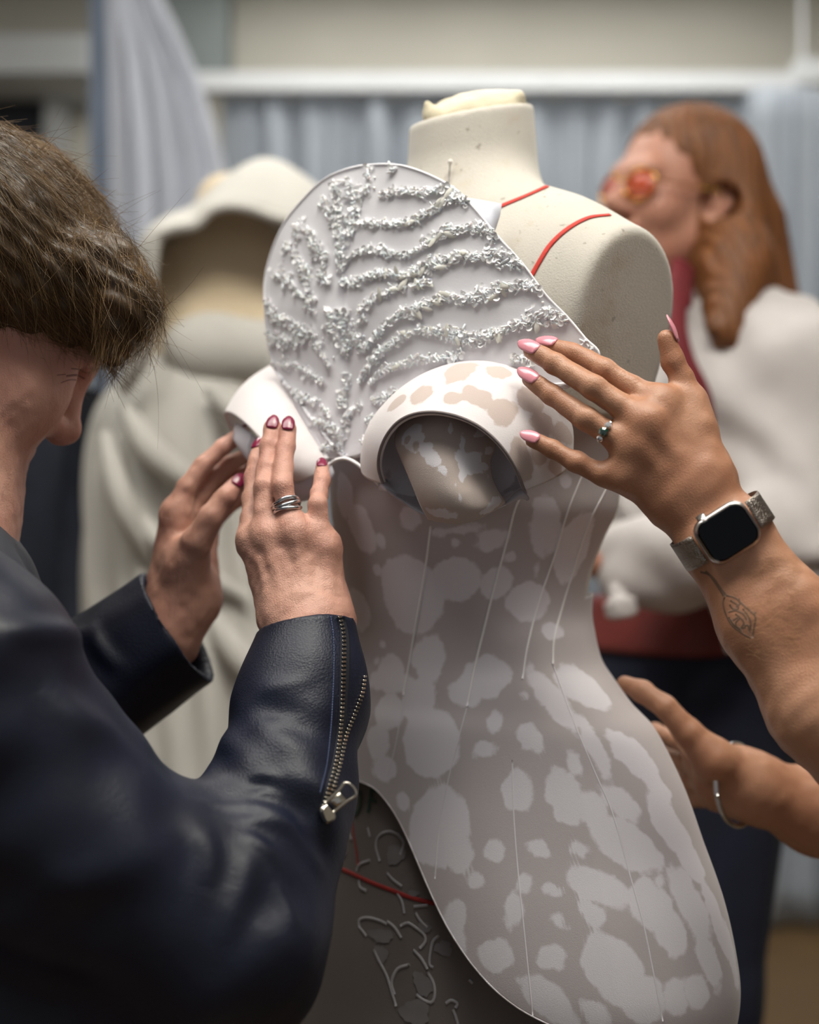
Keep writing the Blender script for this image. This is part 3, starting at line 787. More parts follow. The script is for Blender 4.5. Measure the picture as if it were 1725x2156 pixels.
# ---- beads
m_seed = pm('seed_bead', (253, 252, 250), .25, .01, 200, spec=.5, sss=.3)
m_seq = pm('sequin', (253, 252, 252), .14, .01, 200, spec=.7)
m_bug = pm('bugle_bead', (254, 253, 252), .15, .01, 200, spec=.6, sss=.3)
m_leaf = pm('leaf_sequin', (238, 236, 226), .25, .04, 100, spec=.6)
f1 = lambda L: [(500 + .4406 * x, 320 + .4406 * y) for x, y in L]
f3 = lambda L: [(540 + .1855 * x, 330 + .1855 * y) for x, y in L]
f4 = lambda L: [(540 + .1855 * x, 640 + .1855 * y) for x, y in L]
BANDS = [(f1([(680, 205), (780, 188), (880, 192), (980, 180), (1040, 155)]), 20, 22, 1), (f1([(560, 340), (640, 342), (740, 345), (850, 330), (960, 265), (1050, 215), (1120, 232)]), 14, 26, 1),
         (f1([(520, 530), (570, 485), (660, 468), (760, 490), (850, 478), (950, 402), (1060, 372), (1170, 368), (1265, 405)]), 12, 32, 1),
         (f1([(490, 630), (580, 620), (680, 582), (800, 590), (920, 540), (1040, 508), (1150, 500), (1260, 500), (1370, 540)]), 14, 38, 1),
         (f1([(585, 765), (640, 712), (740, 665), (840, 645), (930, 622)]), 20, 14, 1),
         (f1([(600, 960), (680, 862), (760, 790), (880, 742), (1000, 695), (1130, 705), (1250, 660), (1350, 640), (1455, 650)]), 12, 40, 1),
         (f1([(590, 1100), (650, 1000), (740, 920), (840, 862), (950, 855), (1060, 878), (1150, 888), (1280, 850), (1400, 800), (1500, 772), (1575, 812)]), 12, 44, 1),
         (f1([(635, 1112), (700, 1050), (800, 1010), (900, 990), (1000, 985), (1080, 985)]), 10, 30, 1), (f1([(655, 1195), (700, 1170), (770, 1140)]), 12, 26, 1),
         (f1([(1310, 985), (1360, 998), (1420, 1010)]), 26, 14, 1), (f1([(1655, 905), (1680, 930), (1705, 955)]), 22, 16, 1),
         # left half
         (f3([(1270, 110), (1290, 220), (1240, 350), (1180, 480), (1140, 640), (1090, 760), (1080, 900)]), 30, 10, 0), (f3([(1540, 120), (1520, 150), (1580, 110)]), 16, 16, 0),
         (f3([(1000, 240), (1080, 400), (1110, 560), (1100, 700)]), 18, 22, 0), (f3([(880, 300), (930, 500), (950, 700), (960, 950), (950, 1130)]), 26, 18, 0),
         (f3([(720, 480), (790, 560), (880, 680), (930, 900), (960, 1100), (930, 1220), (950, 1300)]), 28, 16, 0), (f3([(440, 760), (560, 850), (650, 980), (760, 1120), (740, 1300), (820, 1450)]), 34, 22, 0),
         (f3([(320, 1000), (430, 1080), (520, 1230), (580, 1400), (600, 1540), (620, 1680), (640, 1780)]), 34, 16, 0), (f3([(180, 1270), (300, 1350), (420, 1470), (520, 1590)]), 40, 14, 0),
         (f3([(120, 1620), (170, 1790), (350, 1850), (480, 1930), (640, 2010)]), 26, 24, 0), (f3([(140, 1970), (160, 2060), (300, 2110), (480, 2140)]), 22, 30, 0),
         (f4([(440, 280), (580, 370), (700, 480), (780, 600), (840, 720)]), 30, 16, 0), (f4([(150, 440), (280, 430), (420, 410), (560, 440)]), 40, 26, 0),
         (f4([(190, 700), (330, 660), (460, 700), (580, 780), (680, 830), (770, 910)]), 26, 14, 0), (f4([(360, 960), (480, 1040), (620, 1100), (760, 1170), (840, 1280)]), 26, 22, 0),
         (f4([(640, 1340), (760, 1350), (880, 1420), (960, 1560)]), 26, 26, 0), (f4([(760, 1600), (840, 1660), (940, 1620), (980, 1560)]), 24, 22, 0),
         (f4([(990, 790), (1030, 860), (1010, 980), (960, 1100), (980, 1190)]), 14, 20, 0), (f4([(1200, 1110), (1130, 1190), (1060, 1250), (1020, 1430)]), 20, 16, 0),
         (f4([(1230, 1340), (1300, 1310), (1360, 1370)]), 24, 20, 0), (f4([(1190, 1560), (1230, 1540), (1280, 1600)]), 20, 18, 0), (f4([(1340, 1050), (1400, 1110), (1480, 1080), (1580, 990)]), 14, 18, 0),
         (f4([(820, 60), (840, 220), (860, 340)]), 20, 24, 0), (f4([(960, 60), (990, 180), (950, 290), (1040, 380), (1000, 500), (1060, 590)]), 26, 34, 0), (f4([(1060, 200), (1150, 230), (1240, 160)]), 18, 22, 0),
         (f4([(1200, 560), (1180, 420), (1080, 380)]), 26, 30, 0)]
disc_v = [(0, 0, -.12)] + [(math.cos(k * math.pi / 4), math.sin(k * math.pi / 4), .18) for k in range(8)]
disc_f = [(0, 1 + k, 1 + (k + 1) % 8) for k in range(8)]
SEQ = (np.array(disc_v), np.array(disc_f))
bv = [(math.cos(k * math.pi / 3), math.sin(k * math.pi / 3), z) for z in (-1, 1) for k in range(6)]
bf = []
for k in range(6):
    a, b = k, (k + 1) % 6; bf += [(a, b, 6 + b), (a, 6 + b, 6 + a)]
bf += [(0, k + 1, k) for k in range(1, 5)] + [(6, 6 + k, 7 + k) for k in range(1, 5)]
BUG = (np.array(bv), np.array(bf))
lv = [(0, 0, .25)] + [(math.cos(a) * 1., math.sin(a) * .42 * (1 - .5 * abs(math.cos(a)) ** 3), 0) for a in np.arange(12) / 12 * 2 * math.pi]
LEAF = (np.array(lv), np.array([(0, 1 + k, 1 + (k + 1) % 12) for k in range(12)]))
me_seq = mkmesh('sequin', *SEQ, False); me_bug = mkmesh('bugle_bead', *BUG); me_leaf = mkmesh('leaf_sequin', *LEAF)
single, seeds_all = [], []
def rdir(n):
    a = rng.uniform(0, 2 * math.pi); f = frame(n); return f[:, 0] * math.cos(a) + f[:, 1] * math.sin(a)
for (px, w0, w1, sharp) in BANDS:
    cs = catmull(px, 10); L = np.linalg.norm(np.diff(cs, axis=0), axis=1).sum()
    nn = int(L * (w0 + w1) / 2 / (19 if sharp else 30))
    q = resample(cs, 200); tg = np.gradient(q, axis=0); tg /= np.linalg.norm(tg, axis=1, keepdims=True) + 1e-9
    Ms, Mq, Mb = [], [], []
    for k in range(nn):
        t = rng.uniform(0, 1); i = min(199, int(t * 200)); w = (w0 + (w1 - w0) * t) * (1.25 if sharp else 1.45) * (.8 + .3 * math.sin(t * 17 + L))
        g = np.clip(rng.normal(0, .36), -.85, .85)
        o = g * w * .62
        u, v = q[i] + np.array([-tg[i][1], tg[i][0]]) * o
        h, n = cast(T_f, u, v)
        if h is None:
            u, v = q[i] + (np.array([900, 750]) - q[i]) * .01
            h, n = cast(T_f, u, v)
            if h is None: continue
        lift = .0006 + .0017 * (1 - abs(g)) * rng.uniform(.3, 1)
        c = h + n * lift; x = rng.uniform()
        tn = nrm(n + .28 * rng.normal(size=3))
        if x < .52: Ms.append((np.eye(3) * rng.uniform(.0008, .0014), c))
        elif x < .78:
            R = frame(tn, rdir(tn)) * rng.uniform(.0018, .0028); (single if sharp and rng.uniform() < .62 else Mq).append((R, c + n * .0006, 'q') if False else (R, c + n * .0006))
            if len(single) and isinstance(single[-1], tuple) and len(single[-1]) == 2: single[-1] = (*single[-1], 'q')
        elif x < .975:
            ax = nrm(rdir(n) + .25 * n * rng.normal()); R = frame(ax, n) @ np.diag([.00085, .00085, rng.uniform(.0022, .0038)])
            if sharp and rng.uniform() < .6: single.append((R, c + n * .0006, 'b'))
            else: Mb.append((R, c + n * .0006))
        elif sharp and t > .2:
            R = frame(nrm(n + .2 * rng.normal(size=3)), np.r_[rdir(n)]) * rng.uniform(.005, .0068); single.append((R, h + n * .0022, 'l'))
    for base, MM, mt, nm in ((ICO, Ms, m_seed, 'seed_beads'), (SEQ, Mq, m_seq, 'sequin_cluster'), (BUG, Mb, m_bug, 'bugle_cluster')):
        if MM: put(nm, mkmesh(nm, *stamp(base, MM)), mt, fan, kind='stuff')
rng.shuffle(single)
single.sort(key=lambda s: {'l': 0, 'b': 1, 'q': 2}[s[2]])
cnt_ = {'l': 0, 'b': 0, 'q': 0}; rest = {'l': [], 'b': [], 'q': []}
for R, c, kd in single:
    if cnt_[kd] < {'l': 40, 'b': 290, 'q': 290}[kd]:
        cnt_[kd] += 1
        nm, me, mt = {'l': ('leaf_sequin', me_leaf, m_leaf), 'b': ('bugle_bead', me_bug, m_bug), 'q': ('sequin', me_seq, m_seq)}[kd]
        place(nm, me, mt, fan, M4(R, c))
    else: rest[kd].append((R, c))
for kd, base, mt in (('b', BUG, m_bug), ('q', SEQ, m_seq)):
    if rest[kd]: put('loose_beads', mkmesh('loose_beads', *stamp(base, rest[kd])), mt, fan, kind='stuff')

# ---- cups
def ruled(Ac, Bc, n, m, bulge=0., tree=False, power=1.):
    a, b = resample(catmull(Ac, 8), n), resample(catmull(Bc, 8), n)
    t = np.linspace(0, 1, m)
    S = a[:, None] + (b - a)[:, None] * t[None, :, None]
    N = np.cross(np.gradient(S, axis=0), np.gradient(S, axis=1)); N /= np.linalg.norm(N, axis=2, keepdims=True) + 1e-12
    if (N[..., 1].mean() > 0): N = -N
    return S + N * (bulge * np.sin(math.pi * t) ** power)[None, :, None]
def cup_empty(name, loc, label): 
    o = bpy.data.objects.new(name, None); COL.objects.link(o); o.parent = gown; o.location = Vector(loc) - wloc(gown); o['label'] = label; o.empty_display_size = .03; return o
cupA = cup_empty('cup', P(960, 960, 1.15), 'open hooded cup showing its lining and inner tongue')
RIM = [P(*q) for q in [(806, 1018, 1.118), (797, 985, 1.112), (800, 950, 1.102), (815, 915, 1.092), (840, 887, 1.082), (875, 871, 1.072), (920, 868, 1.064), (970, 879, 1.058), (1015, 902, 1.055), (1055, 939, 1.055), (1085, 984, 1.060), (1105, 1034, 1.070)]]
BAS = [P(*q) for q in [(771, 975, 1.172), (774, 940, 1.176), (795, 880, 1.176), (838, 832, 1.172), (900, 786, 1.160), (960, 761, 1.148), (1010, 753, 1.138), (1060, 756, 1.130), (1120, 776, 1.122), (1170, 830, 1.116), (1205, 895, 1.116), (1208, 965, 1.120)]]
HS = ruled(RIM, BAS, 110, 60, .010)
Vh, Fh = facing(*grid(HS))
me_h = mkmesh('hood', Vh, Fh); T_h = bvh(Vh, Fh)
c6b = lambda L: [(760 + .2551 * x, 840 + .2551 * y, .2551 * a, .2551 * b, g) for x, y, a, b, g in L]
f1b = lambda L: [(500 + .4406 * x, 320 + .4406 * y, .4406 * a, .4406 * b, g) for x, y, a, b, g in L]
TAUPE = f1b([(1060, 1040, 70, 60, 0), (1150, 1170, 90, 50, 30), (1270, 1230, 75, 70, 30), (880, 1160, 60, 50, -20), (1250, 1050, 55, 40, 20), (1400, 1180, 55, 80, -30), (1460, 1290, 60, 50, 0), (1360, 1470, 60, 90, -20),
             (1440, 1430, 50, 70, 0), (760, 1200, 26, 50, 20), (1520, 1500, 40, 50, 0), (680, 1450, 14, 26, 0), (1020, 1180, 44, 40, 0), (1560, 1350, 60, 60, 0)])
set_print(me_h, -blob_field(Vh, T_h, TAUPE))
put('hood', me_h, m_hood, cupA, solid=.0035, off=-1)
put('rim', mkmesh('rim', *tube(resample(catmull(RIM, 8), 80), .0013, 8)), pm('shaded_edge', (128, 118, 116), .8, .1, 60), cupA, 'narrow cut edge of the hood in a painted shadow grey')  # the shadow on the cut edge is put into the rim colour
INA = [P(*q) for q in [(790, 985, 1.15), (812, 905, 1.155), (880, 868, 1.150), (960, 868, 1.145), (1060, 925, 1.125), (1112, 1010, 1.100)]]
INB = [P(*q) for q in [(803, 1019, 1.126), (845, 1053, 1.116), (893, 1085, 1.110), (960, 1100, 1.108), (1040, 1072, 1.100), (1104, 1036, 1.082)]]
INC = [P(*q) for q in [(815, 1005, 1.19), (850, 1030, 1.185), (893, 1060, 1.18), (960, 1070, 1.178), (1040, 1050, 1.165), (1100, 1020, 1.15)]]
IS = ruled(INA, INB, 60, 30, -.012); IS2 = ruled(INB, INC, 60, 8, .0)
me_i = mkmesh('inner_cup', *facing(*grid(np.concatenate([IS, IS2[:, 1:]], 1))))
m_inner = print_mat('cup_lining_print', (214, 212, 220), (176, 172, 180), .012, 70)
Vi = np.concatenate([IS, IS2[:, 1:]], 1).reshape(-1, 3)
set_print(me_i, .006 * wob(Vi, 22, 6) + .001)
put('inner_cup', me_i, m_inner, cupA, solid=.002)
def rowsurf(rows, n, m, bul):
    R = []
    for (l, r) in rows: R.append((P(*l), P(*r)))
    l = resample(catmull([q[0] for q in R], 8), m); r = resample(catmull([q[1] for q in R], 8), m)
    t = np.linspace(0, 1, n); S = l[None] + (r - l)[None] * t[:, None, None]
    S[..., 1] -= bul * np.sin(math.pi * t)[:, None] ** .8
    return S
TS = rowsurf([((862, 868, 1.128), (1012, 888, 1.122)), ((838, 900, 1.118), (1040, 915, 1.110)), ((831, 930, 1.110), (1042, 945, 1.100)), ((842, 962, 1.102), (1034, 972, 1.094)), ((856, 995, 1.096), (1037, 1003, 1.090)),
              ((872, 1034, 1.092), (1047, 1027, 1.086)), ((886, 1067, 1.094), (1061, 1050, 1.086)), ((902, 1095, 1.104), (1066, 1058, 1.094))], 70, 90, .030)
# lower lip bows downward between its ends
tt_ = np.linspace(0, 1, 70)[:, None]; kk_ = np.linspace(0, 1, 90)[None] ** 4
TS[..., 2] -= .0085 * np.sin(math.pi * tt_) * kk_
Vt, Ft = facing(*grid(TS)); me_t = mkmesh('tongue', Vt, Ft); T_t = bvh(Vt, Ft)
m_tong = print_mat('tongue_print', (214, 210, 214), (180, 166, 158), .010, 90)
WHT = c6b([(460, 330, 60, 60, 0), (520, 420, 70, 70, 20), (600, 500, 90, 50, 40), (680, 580, 70, 36, 45), (770, 690, 40, 24, 60), (850, 550, 36, 90, 8), (900, 480, 110, 70, 5), (850, 380, 24, 80, 12), (940, 590, 90, 34, -5),
           (1000, 560, 60, 40, 0), (1040, 440, 50, 30, -30), (380, 360, 80, 45, 50), (960, 300, 70, 26, -30), (740, 240, 7, 60, 5), (660, 950, 110, 40, 5), (1090, 890, 110, 30, -35), (420, 270, 90, 50, -20), (820, 820, 6, 30, -20), (830, 640, 26, 50, 15)])
TP2 = c6b([(455, 390, 36, 60, -25), (890, 375, 42, 62, 25), (1010, 380, 24, 60, 28), (1030, 490, 34, 26, -20), (760, 650, 44, 36, 10), (385, 335, 20, 30, 0)])
ft = blob_field(Vt, T_t, WHT); f2 = blob_field(Vt, T_t, TP2)
set_print(me_t, np.minimum(ft, -f2))
put('tongue', me_t, m_tong, cupA, 'printed tongue standing forward inside the cup', solid=.003)
# far cup, held by the two hands
cupB = cup_empty('cup', P(580, 900, 1.24), 'pale far cup held between two manicured hands')
RIM2 = [P(*q) for q in [(500, 925, 1.30), (481, 890, 1.29), (475, 871, 1.275), (490, 872, 1.25), (515, 890, 1.22), (545, 920, 1.20), (575, 955, 1.19), (600, 990, 1.19), (625, 1015, 1.195)]]
BAS2 = [P(*q) for q in [(560, 850, 1.34), (562, 800, 1.325), (578, 768, 1.30), (598, 785, 1.268), (625, 840, 1.238), (650, 890, 1.222), (672, 930, 1.210), (690, 965, 1.200), (690, 990, 1.198)]]
H2 = ruled(RIM2, BAS2, 70, 40, .006)
Vh2, Fh2 = facing(*grid(H2)); me_h2 = mkmesh('hood', Vh2, Fh2)
set_print(me_h2, .012 * wob(Vh2, 9, 5, 8) + .014)
put('hood', me_h2, m_hood, cupB, solid=.003, off=0)
L2A = [P(*q) for q in [(520, 905, 1.26), (540, 950, 1.25), (570, 1000, 1.24), (610, 1040, 1.23), (650, 1045, 1.22), (690, 1000, 1.21)]]
L2B = [P(*q) for q in [(500, 890, 1.26), (535, 918, 1.215), (575, 960, 1.198), (610, 1000, 1.196), (650, 1000, 1.198), (692, 968, 1.20)]]
me_l2 = mkmesh('inner_cup', *grid(ruled(L2A, L2B, 50, 20, .012)))
V2 = ruled(L2A, L2B, 50, 20, .012).reshape(-1, 3); set_print(me_l2, .006 * wob(V2, 20, 6) + .004)
put('inner_cup', me_l2, m_inner, cupB, solid=.002, off=0)
put('seam_piping', mkmesh('seam_piping', *tube(catmull([P(578, 768, 1.297), P(600, 790, 1.262), P(626, 845, 1.232), P(652, 895, 1.216), P(690, 966, 1.196)], 8), .0013, 8)), m_pipe, cupB)
# ---------------------------------------------------------------- people
def skin_mat(name, col, col2, rough=.5, bump=.25, blotch=(170, 100, 90), wr=None):
    m = pm(name, col, rough, .1, 14, sss=.12, spec=.4, col2=col2, detail=6)
    N, L, b = nodes_of(m)
    tc = [n for n in N if n.type == 'TEX_COORD'][0]
    n1 = N.new('ShaderNodeTexNoise'); n1.inputs['Scale'].default_value = 420; n1.inputs['Detail'].default_value = 3; L.new(tc.outputs['Object'], n1.inputs['Vector'])
    n2 = N.new('ShaderNodeTexVoronoi'); n2.inputs['Scale'].default_value = 900; L.new(tc.outputs['Object'], n2.inputs['Vector'])
    ad = N.new('ShaderNodeMath'); ad.operation = 'ADD'; L.new(n1.outputs['Fac'], ad.inputs[0]); L.new(n2.outputs['Distance'], ad.inputs[1])
    h = ad.outputs[0]
    if wr:
        mp = N.new('ShaderNodeMapping'); mp.inputs['Rotation'].default_value = wr[0]; mp.inputs['Scale'].default_value = wr[1]; L.new(tc.outputs['Object'], mp.inputs[0])
        n3 = N.new('ShaderNodeTexNoise'); n3.inputs['Scale'].default_value = 70; n3.inputs['Detail'].default_value = 4; L.new(mp.outputs[0], n3.inputs['Vector'])
        a2 = N.new('ShaderNodeMath'); a2.operation = 'MULTIPLY_ADD'; a2.inputs[1].default_value = wr[2]
        L.new(n3.outputs['Fac'], a2.inputs[0]); L.new(h, a2.inputs[2]); h = a2.outputs[0]
    bp = N.new('ShaderNodeBump'); bp.inputs['Strength'].default_value = bump; bp.inputs['Distance'].default_value = .0006
    L.new(h, bp.inputs['Height']); L.new(bp.outputs[0], b.inputs['Normal'])
    return m
def head_prims(O, f, u, s=1., smile=0):
    f = nrm(f); u = nrm(u - f * (np.asarray(u) @ f)); l = np.cross(u, f); R = np.stack([f, l, u], 1)
    H = lambda x, y, z: O + s * (x * f + y * l + z * u)
    E = lambda c, r, RR=None: ell(H(*c), np.array(r) * s, R if RR is None else RR)
    C = lambda a, b, ra, rb: cap(H(*a), H(*b), ra * s, rb * s)
    g = []
    g.append(dict(p=[E((-.012, 0, .052), (.098, .076, .085)), E((.035, 0, -.005), (.062, .060, .092)), E((.035, 0, -.062), (.052, .050, .045)), C((.062, 0, -.092), (.072, 0, -.098), .022, .020),
                     C((-.005, -.052, -.035), (.062, -.018, -.092), .020, .018), C((-.005, .052, -.035), (.062, .018, -.092), .020, .018)], k=.03))
    g.append(dict(p=[E((.066, -.040, -.018), (.024, .022, .024)), E((.066, .040, -.018), (.024, .022, .024)), C((.086, -.034, .036), (.091, -.010, .034), .011, .012), C((.086, .034, .036), (.091, .010, .034), .011, .012)], k=.012, K=.022))
    g.append(dict(p=[E((.098, -.032, .018), (.018, .014, .011)), E((.098, .032, .018), (.018, .014, .011))], op='sub', K=.012))
    g.append(dict(p=[E((.077, -.032, .017), (.0125, .0135, .0125)), E((.077, .032, .017), (.0125, .0135, .0125))], K=.004))
    g.append(dict(p=[C((.092, 0, .030), (.116, 0, -.012), .008, .0105), C((.116, 0, -.012), (.114, 0, -.018), .0115, .0105), C((.103, -.013, -.020), (.108, -.011, -.018), .0085, .008), C((.103, .013, -.020), (.108, .011, -.018), .0085, .008)], k=.008, K=.010))
    g.append(dict(p=[C((.094, -.016 - smile * .006, -.046 + smile * .006), (.101, 0, -.047), .005, .0068), C((.094, .016 + smile * .006, -.046 + smile * .006), (.101, 0, -.047), .005, .0068),
                     C((.091, -.015, -.056), (.098, 0, -.058), .005, .0072), C((.091, .015, -.056), (.098, 0, -.058), .005, .0072)], k=.003, K=.006))
    ears = []
    for sd in (-1, 1):
        a = [(.008, sd * .072, .018), (-.004, sd * .078, .032), (-.018, sd * .082, .026), (-.020, sd * .080, .004), (-.008, sd * .075, -.016), (.002, sd * .071, -.024)]
        ears += [C(a[i], a[i + 1], .0055, .0055) for i in range(5)] + [E((-.008, sd * .074, .006), (.014, .006, .024))]
    g.append(dict(p=ears, k=.006, K=.006))
    return g, H, R
def nail(T, D, N_, w, l, tip, r0, r1, out, seg):
    """curved nail plate lying on the finger's upper side; follows the finger's taper"""
    D = nrm(D); N_ = nrm(N_ - D * (N_ @ D)); B = np.cross(D, N_)
    n, m = 9, 14; A = np.zeros((n, m, 3))
    for j in range(m):
        y = j / (m - 1); s_ = out + l * (y - .5)
        rad = r0 + (r1 - r0) * min(1, max(0, -s_) / seg)
        ww = w * (min(1, .78 + 1.1 * y) if y < .2 else (1 - (1 - tip) * max(0, (y - .5) / .5) ** 2.4))
        ht = rad + .0004 - (.0 if s_ < 0 else .10 * s_ + 18 * s_ * s_)
        for i in range(n):
            x = -1 + 2 * i / (n - 1); xx = ww * x
            A[i, j] = T + B * xx + D * (s_ + (-.0012 * (1 - x * x) if y < .01 else 0) - .0016 * x * x * y) + N_ * (ht - .42 * xx * xx / rad)
    return mkmesh('fingernail', *grid(A))
def add_nail(parent, pts, rad, Nd, mat, w, l, tip=.6, out=0.0, rad2=None):
    T, Q = np.asarray(pts[0]), np.asarray(pts[1]); D = T - Q; seg = np.linalg.norm(D); D = D / seg
    Nd = np.asarray(Nd, float); N_ = nrm(Nd - D * (Nd @ D))
    put('fingernail', nail(T, D, N_, w, l, tip, rad, rad2 or rad * 1.1, out, seg), mat, parent, solid=.0006, off=0)
CAMV = np.array([0, -1., 0])
def strands(curves, r):
    """thin three sided tubes: curves (n, m, 3)"""
    c = np.asarray(curves); n, m, _ = c.shape
    t = np.gradient(c, axis=1); t /= np.linalg.norm(t, axis=2, keepdims=True) + 1e-12
    ref = np.array([.3, -.9, .2]); b = np.cross(t, ref); b /= np.linalg.norm(b, axis=2, keepdims=True) + 1e-9; q = np.cross(t, b)
    rr = (np.linspace(1, .35, m) * r)[None, :, None]
    V = np.stack([c + rr * (math.cos(a) * b + math.sin(a) * q) for a in (0, 2.094, 4.189)], 2)
    i, j = np.meshgrid(np.arange(n), np.arange(m - 1), indexing='ij'); base = (i * m + j) * 3
    F = np.concatenate([np.stack([base + a, base + (a + 1) % 3, base + 3 + (a + 1) % 3, base + 3 + a], -1).reshape(-1, 4) for a in range(3)])
    return mkmesh('strands', V.reshape(-1, 3), F)
def legs_and_shoes(person, hip, sep, z_hip, fwd, mat, shoe, r=.085):
    side = np.array([-fwd[1], fwd[0], 0])
    p = []
    for s in (-1, 1):
        a = np.array([hip[0], hip[1], z_hip]) + side * s * sep
        k = a + fwd * .03; k[2] = .5; an = a + fwd * .0; an[2] = .09
        p += [cap(a, k, r, r * .68), cap(k, an, r * .66, r * .55)]
    p += [ell((hip[0], hip[1], z_hip), (.15, .11, .11))]
    put('trousers', sdf_mesh('trousers', [dict(p=p, k=.03), dict(p=[half(-ZV, (0, 0, .06))], op='and')], .008), mat, person)
    for s in (-1, 1):
        a = np.array([hip[0], hip[1], 0]) + side * s * sep
        put('shoe', sdf_mesh('shoe', [dict(p=[cap(a + fwd * -.06 + ZV * .04, a + fwd * .12 + ZV * .033, .042, .034), cap(a + ZV * .06, a + ZV * .10, .04, .038)], k=.03), dict(p=[half(-ZV, (0, 0, .001))], op='and')], .006), shoe, person)

# ================= the woman in the navy leather jacket (left)
m_skinA = skin_mat('fair_skin', (204, 158, 138), (184, 130, 114), .5, .4, wr=((0, 0.25, 0), (2.2, 1.4, .5), 4.2))
m_leather = pm('navy_leather', (18, 23, 40), .47, .2, 20, 0, spec=.34)
N, L, b = nodes_of(m_leather)
tc = [n for n in N if n.type == 'TEX_COORD'][0]
vo = N.new('ShaderNodeTexVoronoi'); vo.inputs['Scale'].default_value = 620; L.new(tc.outputs['Object'], vo.inputs['Vector'])
nz = N.new('ShaderNodeTexNoise'); nz.inputs['Scale'].default_value = 45; nz.inputs['Detail'].default_value = 5; L.new(tc.outputs['Object'], nz.inputs['Vector'])
ad = N.new('ShaderNodeMath'); ad.operation = 'MULTIPLY_ADD'; ad.inputs[1].default_value = .7; L.new(nz.outputs['Fac'], ad.inputs[0]); L.new(vo.outputs['Distance'], ad.inputs[2])
bp = N.new('ShaderNodeBump'); bp.inputs['Strength'].default_value = .25; bp.inputs['Distance'].default_value = .0009
L.new(ad.outputs[0], bp.inputs['Height']); L.new(bp.outputs[0], b.inputs['Normal'])
m_trous = pm('dark_trousers', (24, 26, 34), .9, .2, 40)
m_shoe = pm('black_shoe', (20, 20, 22), .4, .2, 30)
m_plum = pm('plum_varnish', (124, 24, 60), .24, .1, 60, spec=.5, coat=.25)
pA = empty('person', (P(-330, 0, 1.1)[0], 1.1, 0), 'woman in a navy leather jacket bowed over the bodice, short brown hair, plum nails', 'person')
p39 = math.radians(40); yw = math.radians(27)
fA = np.array([math.cos(p39) * math.cos(yw), math.cos(p39) * math.sin(yw), -math.sin(p39)])
uA = np.array([math.sin(p39) * math.cos(yw), math.sin(p39) * math.sin(yw), math.cos(p39)])
lA = np.cross(uA, fA)
OA = P(-36, 652, 1.075) + .078 * lA
gA, HA, RA = head_prims(OA, fA, uA, 1.0)
nb = P(-190, 1080, 1.13)
gA.append(dict(p=[ell(HA(.074, -.034, -.014), (.024, .022, .030), RA), ell(HA(.070, -.026, -.040), (.030, .026, .034), RA), ell(HA(.060, -.02, -.075), (.03, .026, .03), RA)], k=.02, K=.02))
gA.append(dict(p=[cap(HA(-.02, 0, -.04), nb, .055, .06), cap(HA(.02, 0, -.075), nb, .03, .05)], k=.03, K=.035))
# right hand (near)
hd = lambda L: [P(u, v, d) for u, v, d in L]
A_ring = hd([(607, 903, 1.150), (603, 940, 1.142), (597, 982, 1.132), (594, 1021, 1.120), (606, 1069, 1.116), (622, 1122, 1.114)])
A_mid = hd([(575, 900, 1.158), (567, 938, 1.150), (562, 985, 1.140), (557, 1026, 1.128), (556, 1075, 1.122), (562, 1124, 1.118)])
A_idx = hd([(548, 945, 1.175), (541, 975, 1.165), (536, 1010, 1.156), (531, 1052, 1.146), (529, 1096, 1.136), (532, 1140, 1.128)])
A_pin = hd([(678, 986, 1.146), (678, 1012, 1.136), (673, 1040, 1.128), (669, 1062, 1.120), (675, 1108, 1.118), (686, 1152, 1.118)])
A_thb = hd([(575, 1010, 1.185), (560, 1060, 1.182), (560, 1130, 1.165), (590, 1210, 1.140)])
wrA = hd([(590, 1290, 1.118), (618, 1300, 1.112), (652, 1300, 1.110), (696, 1290, 1.116)])
fr = lambda a: [x * .001 for x in a]
fing = chain(A_ring, fr([7.0, 7.6, 7.9, 8.6, 8.0, 9.5])) + chain(A_mid, fr([7.0, 7.6, 7.9, 8.6, 8.2, 9.5])) + chain(A_idx, fr([6.8, 7.4, 7.8, 8.4, 8.4, 9.5])) + chain(A_pin, fr([5.8, 6.4, 6.6, 7.4, 7.4, 9.0])) + chain(A_thb, fr([8, 9, 11, 14]))
gA.append(dict(p=fing, k=.0025))
palm = [cap(A_idx[-1], wrA[0], .0115, .016), cap(A_mid[-1], wrA[1], .012, .017), cap(A_ring[-1], wrA[2], .012, .017), cap(A_pin[-1], wrA[3], .011, .016), ell(P(620, 1210, 1.130), (.030, .014, .040)), cap(A_pin[-1], A_ring[-1], .009), cap(A_idx[-1], A_ring[-1], .009)]
gA.append(dict(p=palm, k=.012, K=.009))
tend = []
for a, b_ in ((A_idx[-1], wrA[0]), (A_mid[-1], wrA[1]), (A_ring[-1], wrA[2]), (A_pin[-1], wrA[3])):
    o = np.array([0, -1., 0]); tend.append(cap(a + o * .0100, a * .3 + b_ * .7 + o * .0145, .0030, .0020))
for a, b_ in (((545, 1180, 1.108), (575, 1290, 1.100)), ((590, 1170, 1.104), (632, 1250, 1.098)), ((650, 1180, 1.104), (610, 1280, 1.099)), ((695, 1190, 1.106), (650, 1280, 1.098))):
    tend.append(cap(P(*a), P(*b_), .0018, .0018))
gA.append(dict(p=tend, k=.002, K=.006))
cuffA, fm1, fm2, elbA, shA = P(655, 1330, 1.105), P(634, 1480, 1.075), P(596, 1680, 1.035), P(445, 1975, .975), P(-130, 1440, .94)
gA.append(dict(p=[cap((wrA[1] + wrA[2]) / 2, cuffA, .025, .027), cap(cuffA, fm2, .027, .038), cap(fm2, elbA, .038, .044), cap(elbA, shA, .046, .055)], k=.02, K=.022))
